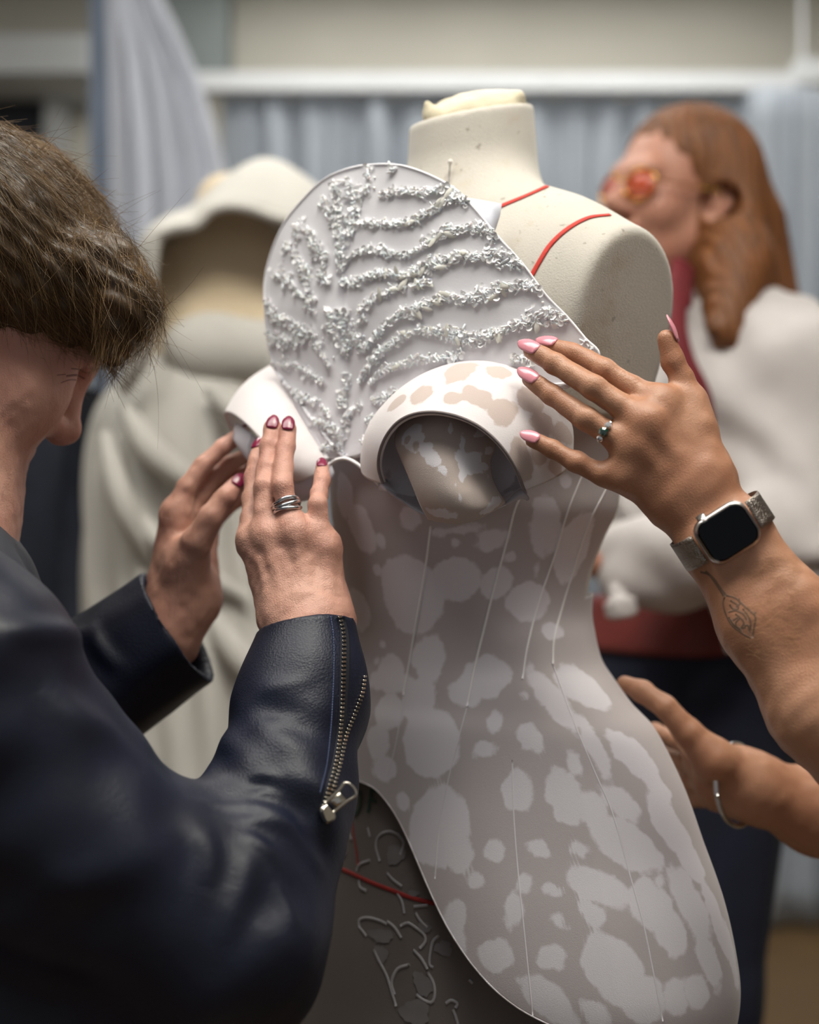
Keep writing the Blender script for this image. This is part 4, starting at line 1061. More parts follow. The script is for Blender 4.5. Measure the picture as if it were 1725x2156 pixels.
# left hand (far)
B_idx = hd([(512, 913, 1.262), (468, 943, 1.256), (428, 980, 1.250), (394, 1026, 1.246), (368, 1082, 1.246)])
B_mid = hd([(524, 958, 1.278), (488, 975, 1.272), (452, 1003, 1.268), (422, 1045, 1.262), (388, 1095, 1.258)])
B_rng = hd([(530, 992, 1.290), (500, 1004, 1.286), (464, 1028, 1.282), (434, 1064, 1.276), (405, 1112, 1.268)])
B_pin = hd([(530, 1040, 1.292), (505, 1050, 1.290), (476, 1070, 1.288), (450, 1100, 1.284), (425, 1140, 1.276)])
B_thb = hd([(500, 1020, 1.222), (476, 1046, 1.214), (446, 1087, 1.212), (415, 1140, 1.218), (392, 1190, 1.232)])
wrB = P(382, 1262, 1.250)
gA.append(dict(p=chain(B_idx, fr([6.6, 7.6, 8.2, 8.8, 10])) + chain(B_mid, fr([6.6, 7.6, 8.0, 8.8, 10])) + chain(B_rng, fr([6.6, 7.4, 8, 8.6, 10])) + chain(B_pin, fr([5.6, 6.4, 7, 7.6, 9])) + chain(B_thb, fr([7.6, 9.0, 10.4, 13.5, 17])), k=.003))
gA.append(dict(p=[cap(B_idx[-1], wrB + np.array([-.014, 0, 0]), .012, .018), cap(B_mid[-1], wrB, .012, .018), cap(B_rng[-1], wrB + np.array([.010, .008, 0]), .012, .018), cap(B_pin[-1], wrB + np.array([.014, .012, 0]), .012, .017), cap(B_thb[-1], wrB + np.array([.008, -.004, 0]), .017, .019)], k=.016, K=.012))
elbB, shB = P(60, 1560, 1.24), P(-190, 1330, 1.25)
fB = P(345, 1340, 1.248)
gA.append(dict(p=[cap(wrB, fB, .0255, .028), cap(fB, elbB, .028, .042), cap(elbB, shB, .044, .05)], k=.02, K=.02))
torA = P(-340, 1750, 1.10)
gA.append(dict(p=[cap(nb, torA, .07, .12), cap(shA, nb, .055, .06), cap(shB, nb, .05, .06)], k=.05, K=.04))
def dA(X):
    return (.0004 * wob(X, 45, 8) + .0002 * wob(X, 110, 8, 8)).astype(np.float32)
bodyA = put('body', sdf_mesh('body', gA, .0019, dA, .002), m_skinA, pA)
for pts, r_, nd, w_, l_, tp in ((A_ring, .0070, np.array([.05, -1, .25]), .0052, .0135, .6), (A_mid, .0070, np.array([-.05, -1, .25]), .0050, .0130, .6), (A_pin, .0058, np.array([.05, -1, .25]), .0043, .0110, .6), (A_idx, .0068, np.array([-.5, -.8, .2]), .005, .012, .6),
                             (B_thb, .0076, np.array([.35, -.75, .55]), .0056, .0140, .6), (B_idx, .0066, np.array([-.5, -.15, .8]), .005, .013, .6), (B_mid, .0066, np.array([-.4, -.3, .7]), .005, .012, .6), (B_rng, .0066, np.array([-.3, -.4, .6]), .005, .012, .6)):
    add_nail(bodyA, pts, r_, nd, m_plum, w_, l_, tp, out=.0025)
# jacket
jk = [cap(cuffA + np.array([0, 0, .012]), fm1, .0345, .047), cap(fm1, fm2, .047, .053), cap(fm2, elbA, .053, .079), cap(elbA, P(140, 1775, .95), .079, .076), cap(P(140, 1775, .95), shA, .076, .088)]
axc = nrm(cuffA - fm1)
G = [dict(p=jk, k=.02)]
G.append(dict(p=[cap(shA, P(-260, 1260, 1.08), .085, .075), cap(P(-260, 1260, 1.08), shB, .075, .075), cap(torA, P(-300, 1400, 1.1), .17, .15), ell(torA + np.array([0, 0, -.12]), (.19, .17, .28)), ell(P(-20, 2180, 1.03), (.17, .13, .20))], k=.05, K=.03))
cB0, cB1 = P(378, 1322, 1.248), P(140, 1478, 1.245)
axB = nrm(cB0 - cB1)
G.append(dict(p=[cap(cB0 + axB * .06, cB1, .056, .058), cap(cB1, elbB, .058, .06), cap(elbB, shB, .062, .07)], k=.03, K=.02))
# cut the sleeves open at the cuffs
sub1 = [cap(cuffA + axc * .10, cuffA - axc * .045, .0285, .0300)]
G.append(dict(p=sub1, op='sub', K=.001))
G.append(dict(p=[cap(cB0 + axB * .10, cB0 - axB * .07, .0490, .047)], op='sub', K=.001))
nc1 = nrm(np.array([-.16, .34, 1.0])); nc2 = axB
pc1 = P(664, 1291, 1.068)
# cutting planes act locally: a box of capsule above each cuff
G.append(dict(p=[box(pc1 + nc1 * .06, (.075, .075, .06), frame(nc1))], op='sub', K=.001))
G.append(dict(p=[box(cB0 + axB * .075, (.085, .085, .075), frame(axB))], op='sub', K=.001))
faxis = nrm(fm2 - elbA)
def dJ(X):
    X = np.asarray(X, np.float64)
    q = X - fm2; t = X @ nrm(cuffA - elbA)
    e = X - elbA; rr = np.linalg.norm(e - np.array([.02, 0, .06]), axis=1)
    w = np.exp(-(np.linalg.norm(X - (elbA + np.array([.05, -.03, .05])), axis=1) / .10) ** 2)
    fold = w * .0065 * np.sin(rr * 130 + 2.2 * np.sin(X[:, 0] * 22 + X[:, 2] * 9))
    w2 = np.exp(-(np.linalg.norm(X - P(560, 1640, 1.0), axis=1) / .05) ** 2)
    fold += w2 * .0035 * np.sin((X[:, 2] * .9 + X[:, 0] * .35) * 260)
    w3 = np.exp(-(np.linalg.norm(X - P(60, 1350, .92), axis=1) / .12) ** 2)
    fold += w3 * .004 * np.sin((X[:, 2] * 1.0 - X[:, 0] * .1) * 95 + 1.)
    return (fold * .5 + .0022 * wob(X, 7, 6) + .0009 * wob(X, 20, 8, 6)).astype(np.float32)
me_j0 = sdf_raw('jacket_base', G, .006)
T_j0 = bvh_me(me_j0)
c5 = lambda L: [(.49 * x, 1100 + .49 * y) for x, y in L]
RIDGE = [([(860, 1190), (960, 1215), (1090, 1225), (1200, 1250), (1300, 1310)], .0045, .006), ([(960, 1270), (1080, 1280), (1220, 1300), (1320, 1390), (1400, 1500)], .0050, .007),
         ([(1050, 1340), (1130, 1400), (1190, 1450)], .0040, .006), ([(1070, 1420), (1050, 1560), (1000, 1700), (960, 1830)], .0045, .010), ([(860, 1320), (900, 1430), (890, 1560)], .0050, .010),
         ([(1190, 1540), (1240, 1650), (1260, 1760)], .0040, .008), ([(1060, 1090), (1130, 1080), (1210, 1110)], .0030, .005), ([(1070, 1170), (1150, 1150), (1220, 1190)], .0028, .005),
         ([(1040, 800), (1130, 720), (1260, 680), (1380, 640)], .0016, .007), ([(1060, 900), (1180, 850), (1330, 830)], .0014, .006), ([(0, 470), (150, 470), (300, 480), (390, 500)], .0060, .010),
         ([(180, 700), (330, 820), (470, 900), (620, 1010)], .0045, .014), ([(150, 1500), (330, 1560), (520, 1500), (680, 1400)], .0050, .016), ([(390, 430), (430, 540), (520, 640)], .0045, .008)]
RP = []
for L_, amp_, sg_ in RIDGE:
    hh = [cast(T_j0, *q_)[0] for q_ in resample(catmull(c5(L_), 8), 24)]
    hh = np.array([h_ for h_ in hh if h_ is not None])
    if len(hh) > 3: RP.append((hh, amp_, sg_))
def ridges(X):
    X = np.asarray(X, np.float32); out = np.zeros(len(X), np.float32)
    for hh, amp_, sg_ in RP:
        near = np.nonzero(((X > hh.min(0) - 3 * sg_ - .01) & (X < hh.max(0) + 3 * sg_ + .01)).all(1))[0]
        if not len(near): continue
        D2 = ((X[near][:, None] - hh[None].astype(np.float32)) ** 2).sum(2); k = D2.argmin(1); d2 = D2.min(1)
        tp = np.sin(np.pi * (k + .5) / len(hh)) ** .6
        out[near] -= amp_ * tp * (np.exp(-d2 / sg_ ** 2) - .45 * np.exp(-d2 / (2.2 * sg_) ** 2))
    return out
me_j = sdf_mesh('jacket', G, .0029, lambda X: dJ(X) + ridges(X), .008)
jacket = put('jacket', me_j, m_leather, pA, 'navy leather jacket with zipped cuffs')
T_j = bvh_me(me_j)
m_zip = pm('zip_metal', (205, 198, 186), .25, .08, 200, metal=1.)
tooth = mkmesh('zipper_tooth', *rbox(.0042, .0016, .0018, .0005, 2)); tooth.materials.append(m_zip)
m_tapez = pm('zip_tape', (16, 18, 30), .9, .1, 200)
ZA = [(714, 1300), (722, 1340), (722, 1400), (720, 1460), (716, 1520), (708, 1590), (694, 1650), (680, 1704)]
ZB = [(766, 1425), (760, 1462), (744, 1505), (728, 1545), (716, 1600), (702, 1655), (686, 1704)]
tape([(x + 4, y) for x, y in ZA], T_j, .0048, 'zip_tape', m_tapez, jacket, n=40, lift=.0002, thick=.15)
for Lz, sp in ((ZA, 8.5), (ZB, 8.0)):
    cs = catmull(Lz, 10); ln = np.linalg.norm(np.diff(cs, axis=0), axis=1).sum(); q = resample(cs, int(ln / sp)); tg = np.gradient(q, axis=0)
    for i, (u, v) in enumerate(q):
        h, n = cast(T_j, u, v)
        if h is None: continue
        t = nrm(np.array([tg[i][0], 0, -tg[i][1]])); x = nrm(np.cross(n, t))
        place('zipper_tooth', tooth, m_zip, jacket, M4(frame(n, x), h + n * .0010))
dash = []
q = resample(catmull([(696, 1296), (702, 1340), (703, 1400), (700, 1480), (696, 1540), (688, 1610), (674, 1668)], 8), 70)
for i in range(0, 70):
    h, n = cast(T_j, *q[i])
    if h is None or i == 0: continue
    t = nrm(np.array([q[i][0] - q[i - 1][0], 0, q[i - 1][1] - q[i][1]]))
    dash.append((frame(t, n) @ np.diag([.0004, .0004, .0014]), h + n * .0002))
put('stitching', mkmesh('stitching', *stamp(BUG, dash)), pm('navy_thread', (70, 82, 116), .6, .1, 90), jacket, kind='stuff')
# slider and pull
h, n = cast(T_j, 684, 1712)
sl = place('zip_slider', mkmesh('zip_slider', *rbox(.010, .013, .006, .003, 3)), m_zip, jacket, M4(frame(n, np.array([.9, 0, .35])), h + n * .003))
h2, n2 = cast(T_j, 712, 1690)
if h2 is None: h2, n2 = h + .01 * ZV, n
a, b_ = P(694, 1700, h[1] - .012), P(742, 1658, h[1] - .012)
dv = nrm(b_ - a); side = nrm(np.cross(dv, CAMV)); nn_ = np.cross(side, dv)
Lp = np.linalg.norm(b_ - a)
ring = [a + side * .0042, a + dv * Lp * .55 + side * .0046, a + dv * Lp * .92 + side * .0055, a + dv * Lp * 1.03, a + dv * Lp * .92 - side * .0055, a + dv * Lp * .55 - side * .0046, a - side * .0042]
put('zip_pull', mkmesh('zip_pull', *tube(catmull(ring, 6), .0011, 8)), m_zip, jacket)
pl = np.array([[a + side * .0038 * s, a + dv * Lp * .58 + side * .0042 * s] for s in (-1, -.3, .3, 1)])
put('zip_pull_plate', mkmesh('zip_pull_plate', *grid(pl), False), m_zip, jacket, solid=.0012, off=0)
legs_and_shoes(pA, (torA[0] - .03, torA[1]), .1, .80, np.array([1., 0, 0]), m_trous, m_shoe)
# hair: cap plus strands
m_hairA = pm('brown_hair', (72, 55, 36), .42, .35, 60, 0, spec=.45, stretch=(1, 1, 1))
m_strA = pm('brown_hair_strand', (116, 90, 56), .38, .5, 25, 0, spec=.5)
E = lambda c, r: ell(HA(*c), np.array(r), RA)
hg = [dict(p=[E((-.020, 0, .060), (.106, .089, .092)), E((.042, -.01, .080), (.058, .062, .042)), E((-.06, -.02, .03), (.06, .075, .07)), E((-.03, -.055, .045), (.05, .030, .045)), E((.025, -.058, .055), (.04, .022, .03))], k=.03),
      dict(p=[cap(P(225, 560, 1.10), P(268, 640, 1.10), .024, .022), cap(P(268, 640, 1.10), P(246, 742, 1.105), .021, .010), cap(P(250, 640, 1.14), P(226, 755, 1.14), .021, .010)], k=.02, K=.03),
      dict(p=[E((.112, -.02, .005), (.05, .08, .042))], op='sub', K=.01)]
hair = put('hair', sdf_mesh('hair', hg, .003, lambda X: (.0016 * np.sin(((X - OA) @ uA) * 420 + 3 * wob(X, 14, 5)) + .001 * wob(X, 50, 8)).astype(np.float32), .004), m_hairA, pA, 'short brown hair with a falling fringe')
T_hair = bvh_me(hair.data)
r = np.random.default_rng(21)
cur = []
vs = np.zeros(len(hair.data.vertices) * 3); hair.data.vertices.foreach_get('co', vs); vs = vs.reshape(-1, 3)
px = PX(vs); ns = np.zeros(len(vs) * 3); hair.data.vertices.foreach_get('normal', ns); ns = ns.reshape(-1, 3)
loc = (vs - OA) @ RA
cand = np.nonzero((px[:, 0] > -260) & (ns[:, 1] < .35))[0]
cand = cand[r.permutation(len(cand))[:5200]]
for i in cand:
    p, n = vs[i], ns[i]; lo_ = loc[i]
    # combed from the crown forward and down over the temple
    flow = fA * .9 - uA * (.15 + .9 * np.clip((.10 - lo_[2]) * 6, 0, 1)) + .22 * r.normal(size=3)
    if px[i, 0] > 215: flow = -ZV * 1.0 + fA * .12 - np.array([.20, 0, 0]) * (px[i, 1] > 640) + .16 * r.normal(size=3)
    flow = nrm(flow - n * (flow @ n) * .95)
    Ls = r.uniform(.03, .075) * (0.7 if px[i, 0] > 215 else 1.); m_ = 9; c = [p - n * .002 - flow * Ls * .35]
    sw = r.normal(size=3) * .35; lift = r.uniform(.0005, .003)
    for k in range(1, m_):
        f = k / (m_ - 1)
        q = c[-1] + (flow + sw * f * f * .8 + n * (.14 - .30 * f)) * Ls / (m_ - 1)
        c.append(q)
    cur.append(np.array(c) + n * lift)
hst = put('hair_strands', strands(cur, .00022), m_strA, pA, kind='stuff')
cur = []
for k in range(150):      # stray hairs along the outline
    t = r.uniform(); u, v = (np.interp(t, [0, .3, .55, .8, 1], [60, 180, 270, 320, 325]), np.interp(t, [0, .3, .55, .8, 1], [300, 430, 560, 650, 740]))
    p = P(u - 12, v + 6, r.uniform(1.07, 1.15)); dvec = nrm(np.array([.8, r.normal() * .3, .35 + r.normal() * .8 - 1.2 * (t > .6)])); sw = r.normal(size=3) * .9; Ls = r.uniform(.012, .045)
    c = [p]
    for j in range(1, 10): c.append(c[-1] + (dvec + sw * (j / 9) ** 1.5 - ZV * .5 * (j / 9)) * Ls / 9)
    cur.append(c)
for k in range(700):     # fringe falling over the forehead
    a = r.uniform(); p = P(205 + 85 * a + r.normal() * 12, 545 + 75 * a + r.normal() * 18, r.uniform(1.07, 1.17)); e = P(195 + 112 * a ** .8 + r.normal() * 16, 776 - 50 * a + r.normal() * 16, r.uniform(1.07, 1.17))
    mid = (p + e) / 2 + np.array([.006 + .020 * a + r.normal() * .004, r.normal() * .004, .004])
    c = []
    for j in range(10): t = j / 9; c.append((1 - t) ** 2 * p + 2 * t * (1 - t) * mid + t * t * e + np.array([math.sin(t * 9 + k) * .0012, 0, 0]))
    cur.append(c)
put('stray_hair', strands(cur, .00020), m_strA, pA, kind='stuff')
m_brow = pm('eyelash', (40, 28, 22), .6)
# lash line and eye creases; the crease shade is drawn as dark lines
T_A = bvh_me(bodyA.data)
for L_, w_ in (([(140, 792), (162, 790), (178, 797)], .0008), ([(150, 776), (168, 778), (182, 786)], .0005), ([(128, 806), (146, 800), (160, 800)], .0004), ([(120, 790), (138, 788)], .0004)):
    tape(L_, T_A, w_, 'eyelid_crease', pm('lash_and_crease_shade', (128, 84, 74), .6), bodyA, n=10, lift=.0001, thick=.4)
# ring on the near hand: three plain silver bands
m_silver = pm('silver', (205, 206, 208), .18, .05, 100, metal=1.)
rgA = empty('ring', P(606, 1066, 1.116), 'triple silver band ring on the hand with plum nails', 'ring')
axr = nrm(A_ring[3] - A_ring[4]); Rr = frame(axr)
for k, (o, rr) in enumerate(((-.0036, .0102), (0, .0104), (.0036, .0102))):
    c0 = P(604, 1066, 1.117) + axr * o
    q = [c0 + rr * (math.cos(a) * Rr[:, 0] + math.sin(a) * Rr[:, 1]) + axr * .0009 * math.sin(a * 2 + k * 2) for a in np.linspace(0, 2 * math.pi, 40)]
    put('band', mkmesh('band', *tube(q, .0016, 8)), m_silver, rgA)
# ================= the person reaching in from the right (watch hand + far hand)
m_skinB = skin_mat('tan_skin', (182, 136, 108), (162, 112, 84), .45, .28, wr=((0, -.9, 0), (1., 1., 1.), .6))
pB = empty('person', (.74, 1.12, 0), 'person reaching in from the right edge, bare tanned arms and long pink nails', 'person')
W_idx = hd([(1158, 728, 1.086), (1210, 744, 1.074), (1272, 778, 1.060), (1335, 818, 1.052), (1392, 852, 1.046)])
W_mid = hd([(1120, 738, 1.074), (1168, 765, 1.063), (1249, 815, 1.044), (1310, 857, 1.040), (1364, 893, 1.036)])
W_rng = hd([(1117, 798, 1.070), (1162, 831, 1.062), (1235, 882, 1.044), (1290, 917, 1.040), (1338, 942, 1.038)])
W_pin = hd([(1122, 926, 1.058), (1164, 945, 1.053), (1214, 974, 1.046), (1268, 999, 1.043), (1318, 1000, 1.041)])
W_thb = hd([(1403, 714, 1.056), (1417, 760, 1.056), (1437, 800, 1.056), (1456, 846, 1.054), (1462, 900, 1.050)])
wrW = hd([(1492, 1000, 1.042), (1462, 1020, 1.038), (1432, 1042, 1.038), (1408, 1064, 1.044)])
gB = [dict(p=chain(W_idx, fr([6.6, 7.4, 8.2, 8.6, 10])) + chain(W_mid, fr([6.9, 8.0, 9.0, 9.2, 10.6])) + chain(W_rng, fr([6.7, 7.8, 8.7, 9.0, 10])) + chain(W_pin, fr([5.8, 6.5, 7.2, 8.2, 9.6])) + chain(W_thb, fr([6.8, 8.6, 9.0, 11.5, 15])), k=.003)]
gB.append(dict(p=[cap(W_idx[-1], wrW[0], .0115, .015), cap(W_mid[-1], wrW[1], .012, .017), cap(W_rng[-1], wrW[2], .0115, .017), cap(W_pin[-1], wrW[3], .0110, .015), cap(W_thb[-1], wrW[0], .0150, .016), cap(W_idx[-1], W_mid[-1], .010), cap(W_mid[-1], W_rng[-1], .010), cap(W_rng[-1], W_pin[-1], .0095),
                  ell(P(1400, 975, 1.056), (.030, .014, .030)), cap(W_thb[-2], W_idx[-1], .007, .008)], k=.014, K=.010))
tend = []
for a, b_ in ((W_idx[-1], wrW[0]), (W_mid[-1], wrW[1]), (W_rng[-1], wrW[2])):
    o = np.array([0, -.0105, 0]); tend.append(cap(a + o, a * .5 + b_ * .5 + o * 1.05, .0026, .0018))
tend += [ell(W_mid[-1] + np.array([0, -.006, .001]), (.0085, .006, .0075)), ell(W_idx[-1] + np.array([0, -.006, 0]), (.0085, .006, .0075)), ell(W_rng[-1] + np.array([0, -.006, 0]), (.008, .0055, .007))]
gB.append(dict(p=tend, k=.003, K=.008))
kn = []
for f_ in (W_idx, W_mid, W_rng, W_pin):
    kn.append(ell(f_[2] + np.array([0, -.0026, .0006]), (.0076, .0062, .0070)))
gB.append(dict(p=kn, k=0, K=.004))
w1a, w1b = P(1478, 1036, 1.044), P(1440, 1062, 1.044)
f1a, f1b = P(1555, 1108, 1.032), P(1492, 1146, 1.032)
f2a, f2b = P(1672, 1280, 1.020), P(1592, 1318, 1.020)
f3a, f3b = P(1800, 1455, 1.004), P(1712, 1502, 1.004)
elW = P(1985, 1800, .985)
shW = np.array([.60, .94, 1.33])
gB.append(dict(p=[cap((wrW[0] + wrW[1]) / 2, w1a, .018, .0175), cap((wrW[2] + wrW[3]) / 2, w1b, .017, .0175), cap(w1a, f1a, .0175, .019), cap(w1b, f1b, .0175, .019), cap(f1a, f2a, .019, .024), cap(f1b, f2b, .019, .024),
                  cap(f2a, f3a, .024, .029), cap(f2b, f3b, .024, .029), cap(f3a, elW, .029, .034), cap(f3b, elW, .029, .034), cap(elW, shW, .042, .052)], k=.016, K=.012))
# the other hand, behind the hip panel
V_thb = hd([(1316, 1440, 1.275), (1352, 1455, 1.262), (1402, 1490, 1.252), (1452, 1545, 1.250), (1505, 1600, 1.250)])
V_f = [hd([(1335, 1545, 1.36), (1380, 1540, 1.345), (1430, 1560, 1.315), (1475, 1585, 1.285)]), hd([(1345, 1590, 1.37), (1395, 1590, 1.35), (1440, 1605, 1.32), (1485, 1615, 1.29)]),
       hd([(1370, 1640, 1.37), (1415, 1635, 1.355), (1455, 1645, 1.325), (1498, 1648, 1.295)]), hd([(1405, 1690, 1.36), (1440, 1685, 1.345), (1480, 1680, 1.32), (1515, 1675, 1.295)])]
wrV = P(1588, 1660, 1.270)
gB.append(dict(p=chain(V_thb, fr([7.5, 9.5, 10, 12.5, 16])) + sum([chain(f_, fr([7, 7.8, 8.4, 10])) for f_ in V_f], []), k=.004))
gB.append(dict(p=[cap(f_[-1], wrV + np.array([0, .004, (i - 1.5) * -.007]), .012, .017) for i, f_ in enumerate(V_f)] + [cap(V_thb[-1], wrV + np.array([0, -.004, .008]), .016, .017), ell(P(1530, 1640, 1.272), (.028, .018, .026))], k=.018, K=.014))
elV = P(1900, 1735, 1.33); shV = np.array([.66, 1.33, 1.34])
fV = P(1725, 1708, 1.290)
gB.append(dict(p=[cap(wrV, fV, .0275, .037), cap(fV, elV, .037, .042), cap(elV, shV, .044, .052)], k=.02, K=.016))
# torso, neck and head stand beyond the frame
fBd = nrm(np.array([-1, .02, -.12])); uBd = np.array([-.12, 0, 1.])
OB = np.array([.72, 1.13, 1.555])
hgB, HB, RB = head_prims(OB, fBd, uBd, 1.)
gB += [dict(g_) for g_ in hgB[:1]]
gB[-1]['K'] = 0
gB += hgB[1:]
gB.append(dict(p=[cap(HB(-.02, 0, -.05), (.75, 1.13, 1.40), .052, .058), cap((.75, 1.13, 1.38), (.78, 1.13, 1.05), .11, .11), cap(shW, (.75, 1.10, 1.38), .05, .06), cap(shV, (.75, 1.16, 1.38), .05, .06)], k=.05, K=.035))
bodyB = put('body', sdf_mesh('body', gB, .0020, lambda X: (.0003 * wob(X, 60, 8)).astype(np.float32), .001), m_skinB, pB)
T_B = bvh_me(bodyB.data)
m_pink = pm('pink_varnish', (222, 146, 158), .22, .05, 60, spec=.5, coat=.4)
for pts, r_, nd, w_, l_ in ((W_idx, .0066, np.array([-.15, -.75, .6]), .0052, .0180), (W_mid, .0069, np.array([-.1, -.9, .35]), .0056, .0190), (W_rng, .0067, np.array([-.1, -.9, .35]), .0054, .0182), (W_pin, .0058, np.array([-.1, -.9, .4]), .0048, .0150)):
    add_nail(bodyB, pts, r_, nd, m_pink, w_, l_, .5, out=.0030)
add_nail(bodyB, [W_thb[0] + np.array([.001, 0, .004]), W_thb[1]], .0066, np.array([.95, -.35, .12]), m_pink, .0052, .0200, .35, out=.0040)
G = [dict(p=[cap((.75, 1.13, 1.34), (.78, 1.13, 1.0), .135, .14), cap((.78, 1.13, 1.0), (.79, 1.13, .80), .14, .15), cap(shW + np.array([.03, .02, .0]), (.74, 1.1, 1.36), .066, .07), cap(shV + np.array([.02, 0, 0]), (.74, 1.16, 1.36), .066, .07), cap(shW, shW * .7 + elW * .3, .066, .062), cap(shV, shV * .7 + elV * .3, .066, .062)], k=.05)]
put('top', sdf_mesh('top', G, .006, lambda X: (.003 * wob(X, 8, 6)).astype(np.float32), .01), pm('charcoal_top', (40, 42, 50), .9, .15, 30), pB)
legs_and_shoes(pB, (.79, 1.13), .1, .82, np.array([-1., 0, 0]), m_trous, m_shoe)
hgb = [dict(p=[ell(HB(-.02, 0, .06), (.11, .09, .095), RB), ell(HB(-.06, 0, -.03), (.06, .085, .12), RB)], k=.04), dict(p=[ell(HB(.10, 0, .0), (.07, .075, .085), RB)], op='sub', K=.01)]
put('hair', sdf_mesh('hair', hgb, .005, lambda X: (.002 * np.sin(X[:, 1] * 500 + 3 * wob(X, 10, 4))).astype(np.float32), .005), pm('dark_hair', (70, 48, 34), .45, .3, 60), pB)
# tattoo: a rose on a stem
m_tat = pm('tattoo_ink', (112, 86, 68), .6, .15, 120)
c8 = lambda L: [(1380 + .1763 * x, 1000 + .1763 * y) for x, y in L]
TAT = [[(540, 1160), (640, 1190), (720, 1290), (780, 1380), (830, 1460)], [(600, 1150), (690, 1230), (760, 1330), (850, 1440)], [(830, 1460), (810, 1540), (850, 1680), (920, 1800), (1050, 1900), (1150, 1950)], [(850, 1440), (960, 1470), (1060, 1560), (1150, 1640), (1200, 1700), (1180, 1830), (1160, 1950)],
       [(900, 1500), (980, 1550), (990, 1600), (930, 1600), (890, 1550)], [(870, 1640), (960, 1620), (1050, 1660), (1100, 1740)], [(920, 1740), (1000, 1700), (1060, 1760), (1020, 1840)], [(960, 1660), (1010, 1700), (960, 1770), (1000, 1830), (1080, 1820)], [(1050, 1600), (1110, 1680), (1140, 1780), (1120, 1880)], [(880, 1700), (940, 1790), (1040, 1870)],
       [(1060, 1800), (1110, 1800), (1130, 1900)], [(1180, 1650), (1210, 1640)], [(1000, 1480), (1010, 1540), (960, 1580)]]
for i, L_ in enumerate(TAT):
    tape(c8(L_), T_B, .0007 if i > 1 else .0009, 'tattoo_line', m_tat, bodyB, n=18, lift=.00002, thick=.12)
# fine hairs on the forearm
r = np.random.default_rng(5); cur = []
for k in range(330):
    x, y = r.uniform(1050, 1700), r.uniform(980, 2150)
    if y < 980 + (1250 - x) * 1.0: continue
    u, v = c8([(x, y)])[0]; h, n = cast(T_B, u, v)
    if h is None or h[1] > 1.2: continue
    dvec = nrm(np.array([.8, -.1, .25 + r.normal() * .25])); dvec = nrm(dvec - n * (dvec @ n) * .8); Ls = r.uniform(.004, .009)
    cur.append([h + dvec * Ls * t + n * (.0008 * math.sin(t * 2.6)) for t in np.linspace(0, 1, 6)])
if cur: put('arm_hair', strands(cur, .00007), pm('fair_down', (226, 190, 140), .4), bodyB, kind='stuff')

# ---- watch
sv = nrm(np.array([.84, .0, .54])); av = nrm(np.array([.52, .0, -.85])); nv = nrm(np.array([-.08, -1., -.03]))
sv = nrm(sv - nv * (sv @ nv)); av = nrm(np.cross(nv, sv)); 
Wc = P(1531, 1121, 1.0045)
wt = empty('wristwatch', Wc, 'square black faced smartwatch with a steel mesh band on the tanned wrist', 'watch')
RW = np.stack([sv, av, nv], 1)
m_alu = pm('brushed_aluminium', (206, 202, 198), .3, .04, 60, metal=1.)
m_glass = pm('black_glass', (3, 4, 8), .16, .05, 10, spec=.22)
def wmesh(name, vf, off=(0, 0, 0)):
    V, F = vf; return mkmesh(name, (np.asarray(V) + np.array(off)) @ RW.T + Wc, F)
put('case', wmesh('case', rbox(.0415, .0355, .0100, .0098, 8)), m_alu, wt)
put('screen', wmesh('screen', rbox(.0375, .0315, .0030, .0086, 8), (0, 0, .0042)), m_glass, wt, 'glossy black blank screen')
# crown on the hand side
sgn = -1 if (RW @ np.array([0, -1., 0]))[2] > 0 else 1
cc = Wc + RW @ np.array([-.0095, sgn * .0175, .0005]); cd = RW @ np.array([0, sgn * 1., 0])
put('crown', mkmesh('crown', *tube([cc, cc + cd * .0028, cc + cd * .0034], [.0036, .0036, .0030], 20)), m_alu, wt)
m_mesh = pm('steel_mesh', (150, 142, 134), .32, .05, 60, metal=1.)
N, L, b = nodes_of(m_mesh); tc = [n for n in N if n.type == 'TEX_COORD'][0]
ck = N.new('ShaderNodeTexVoronoi'); ck.inputs['Scale'].default_value = 900; L.new(tc.outputs['Object'], ck.inputs['Vector'])
bp = N.new('ShaderNodeBump'); bp.inputs['Strength'].default_value = .9; bp.inputs['Distance'].default_value = .0006; L.new(ck.outputs['Distance'], bp.inputs['Height']); L.new(bp.outputs[0], b.inputs['Normal'])
ctr = (f1a + f1b) / 2
off = (Wc - ctr); off = off - av * (off @ av)
ws, wn = .0362, .0265
bc = Wc - nv * (wn - .0015)
bandA = []
for a in np.linspace(math.radians(90 + 33), math.radians(90 + 327), 60):
    c, s = math.cos(a), math.sin(a); e = 2.5
    x = ws * math.copysign(abs(c) ** (2 / e), c); y = wn * math.copysign(abs(s) ** (2 / e), s)
    bandA.append([bc + sv * x + nv * y + av * w for w in np.linspace(-.0112, .0112, 8)])
put('mesh_band', mkmesh('mesh_band', *grid(np.array(bandA))), m_mesh, wt, 'woven steel mesh band', solid=.0012, off=0)
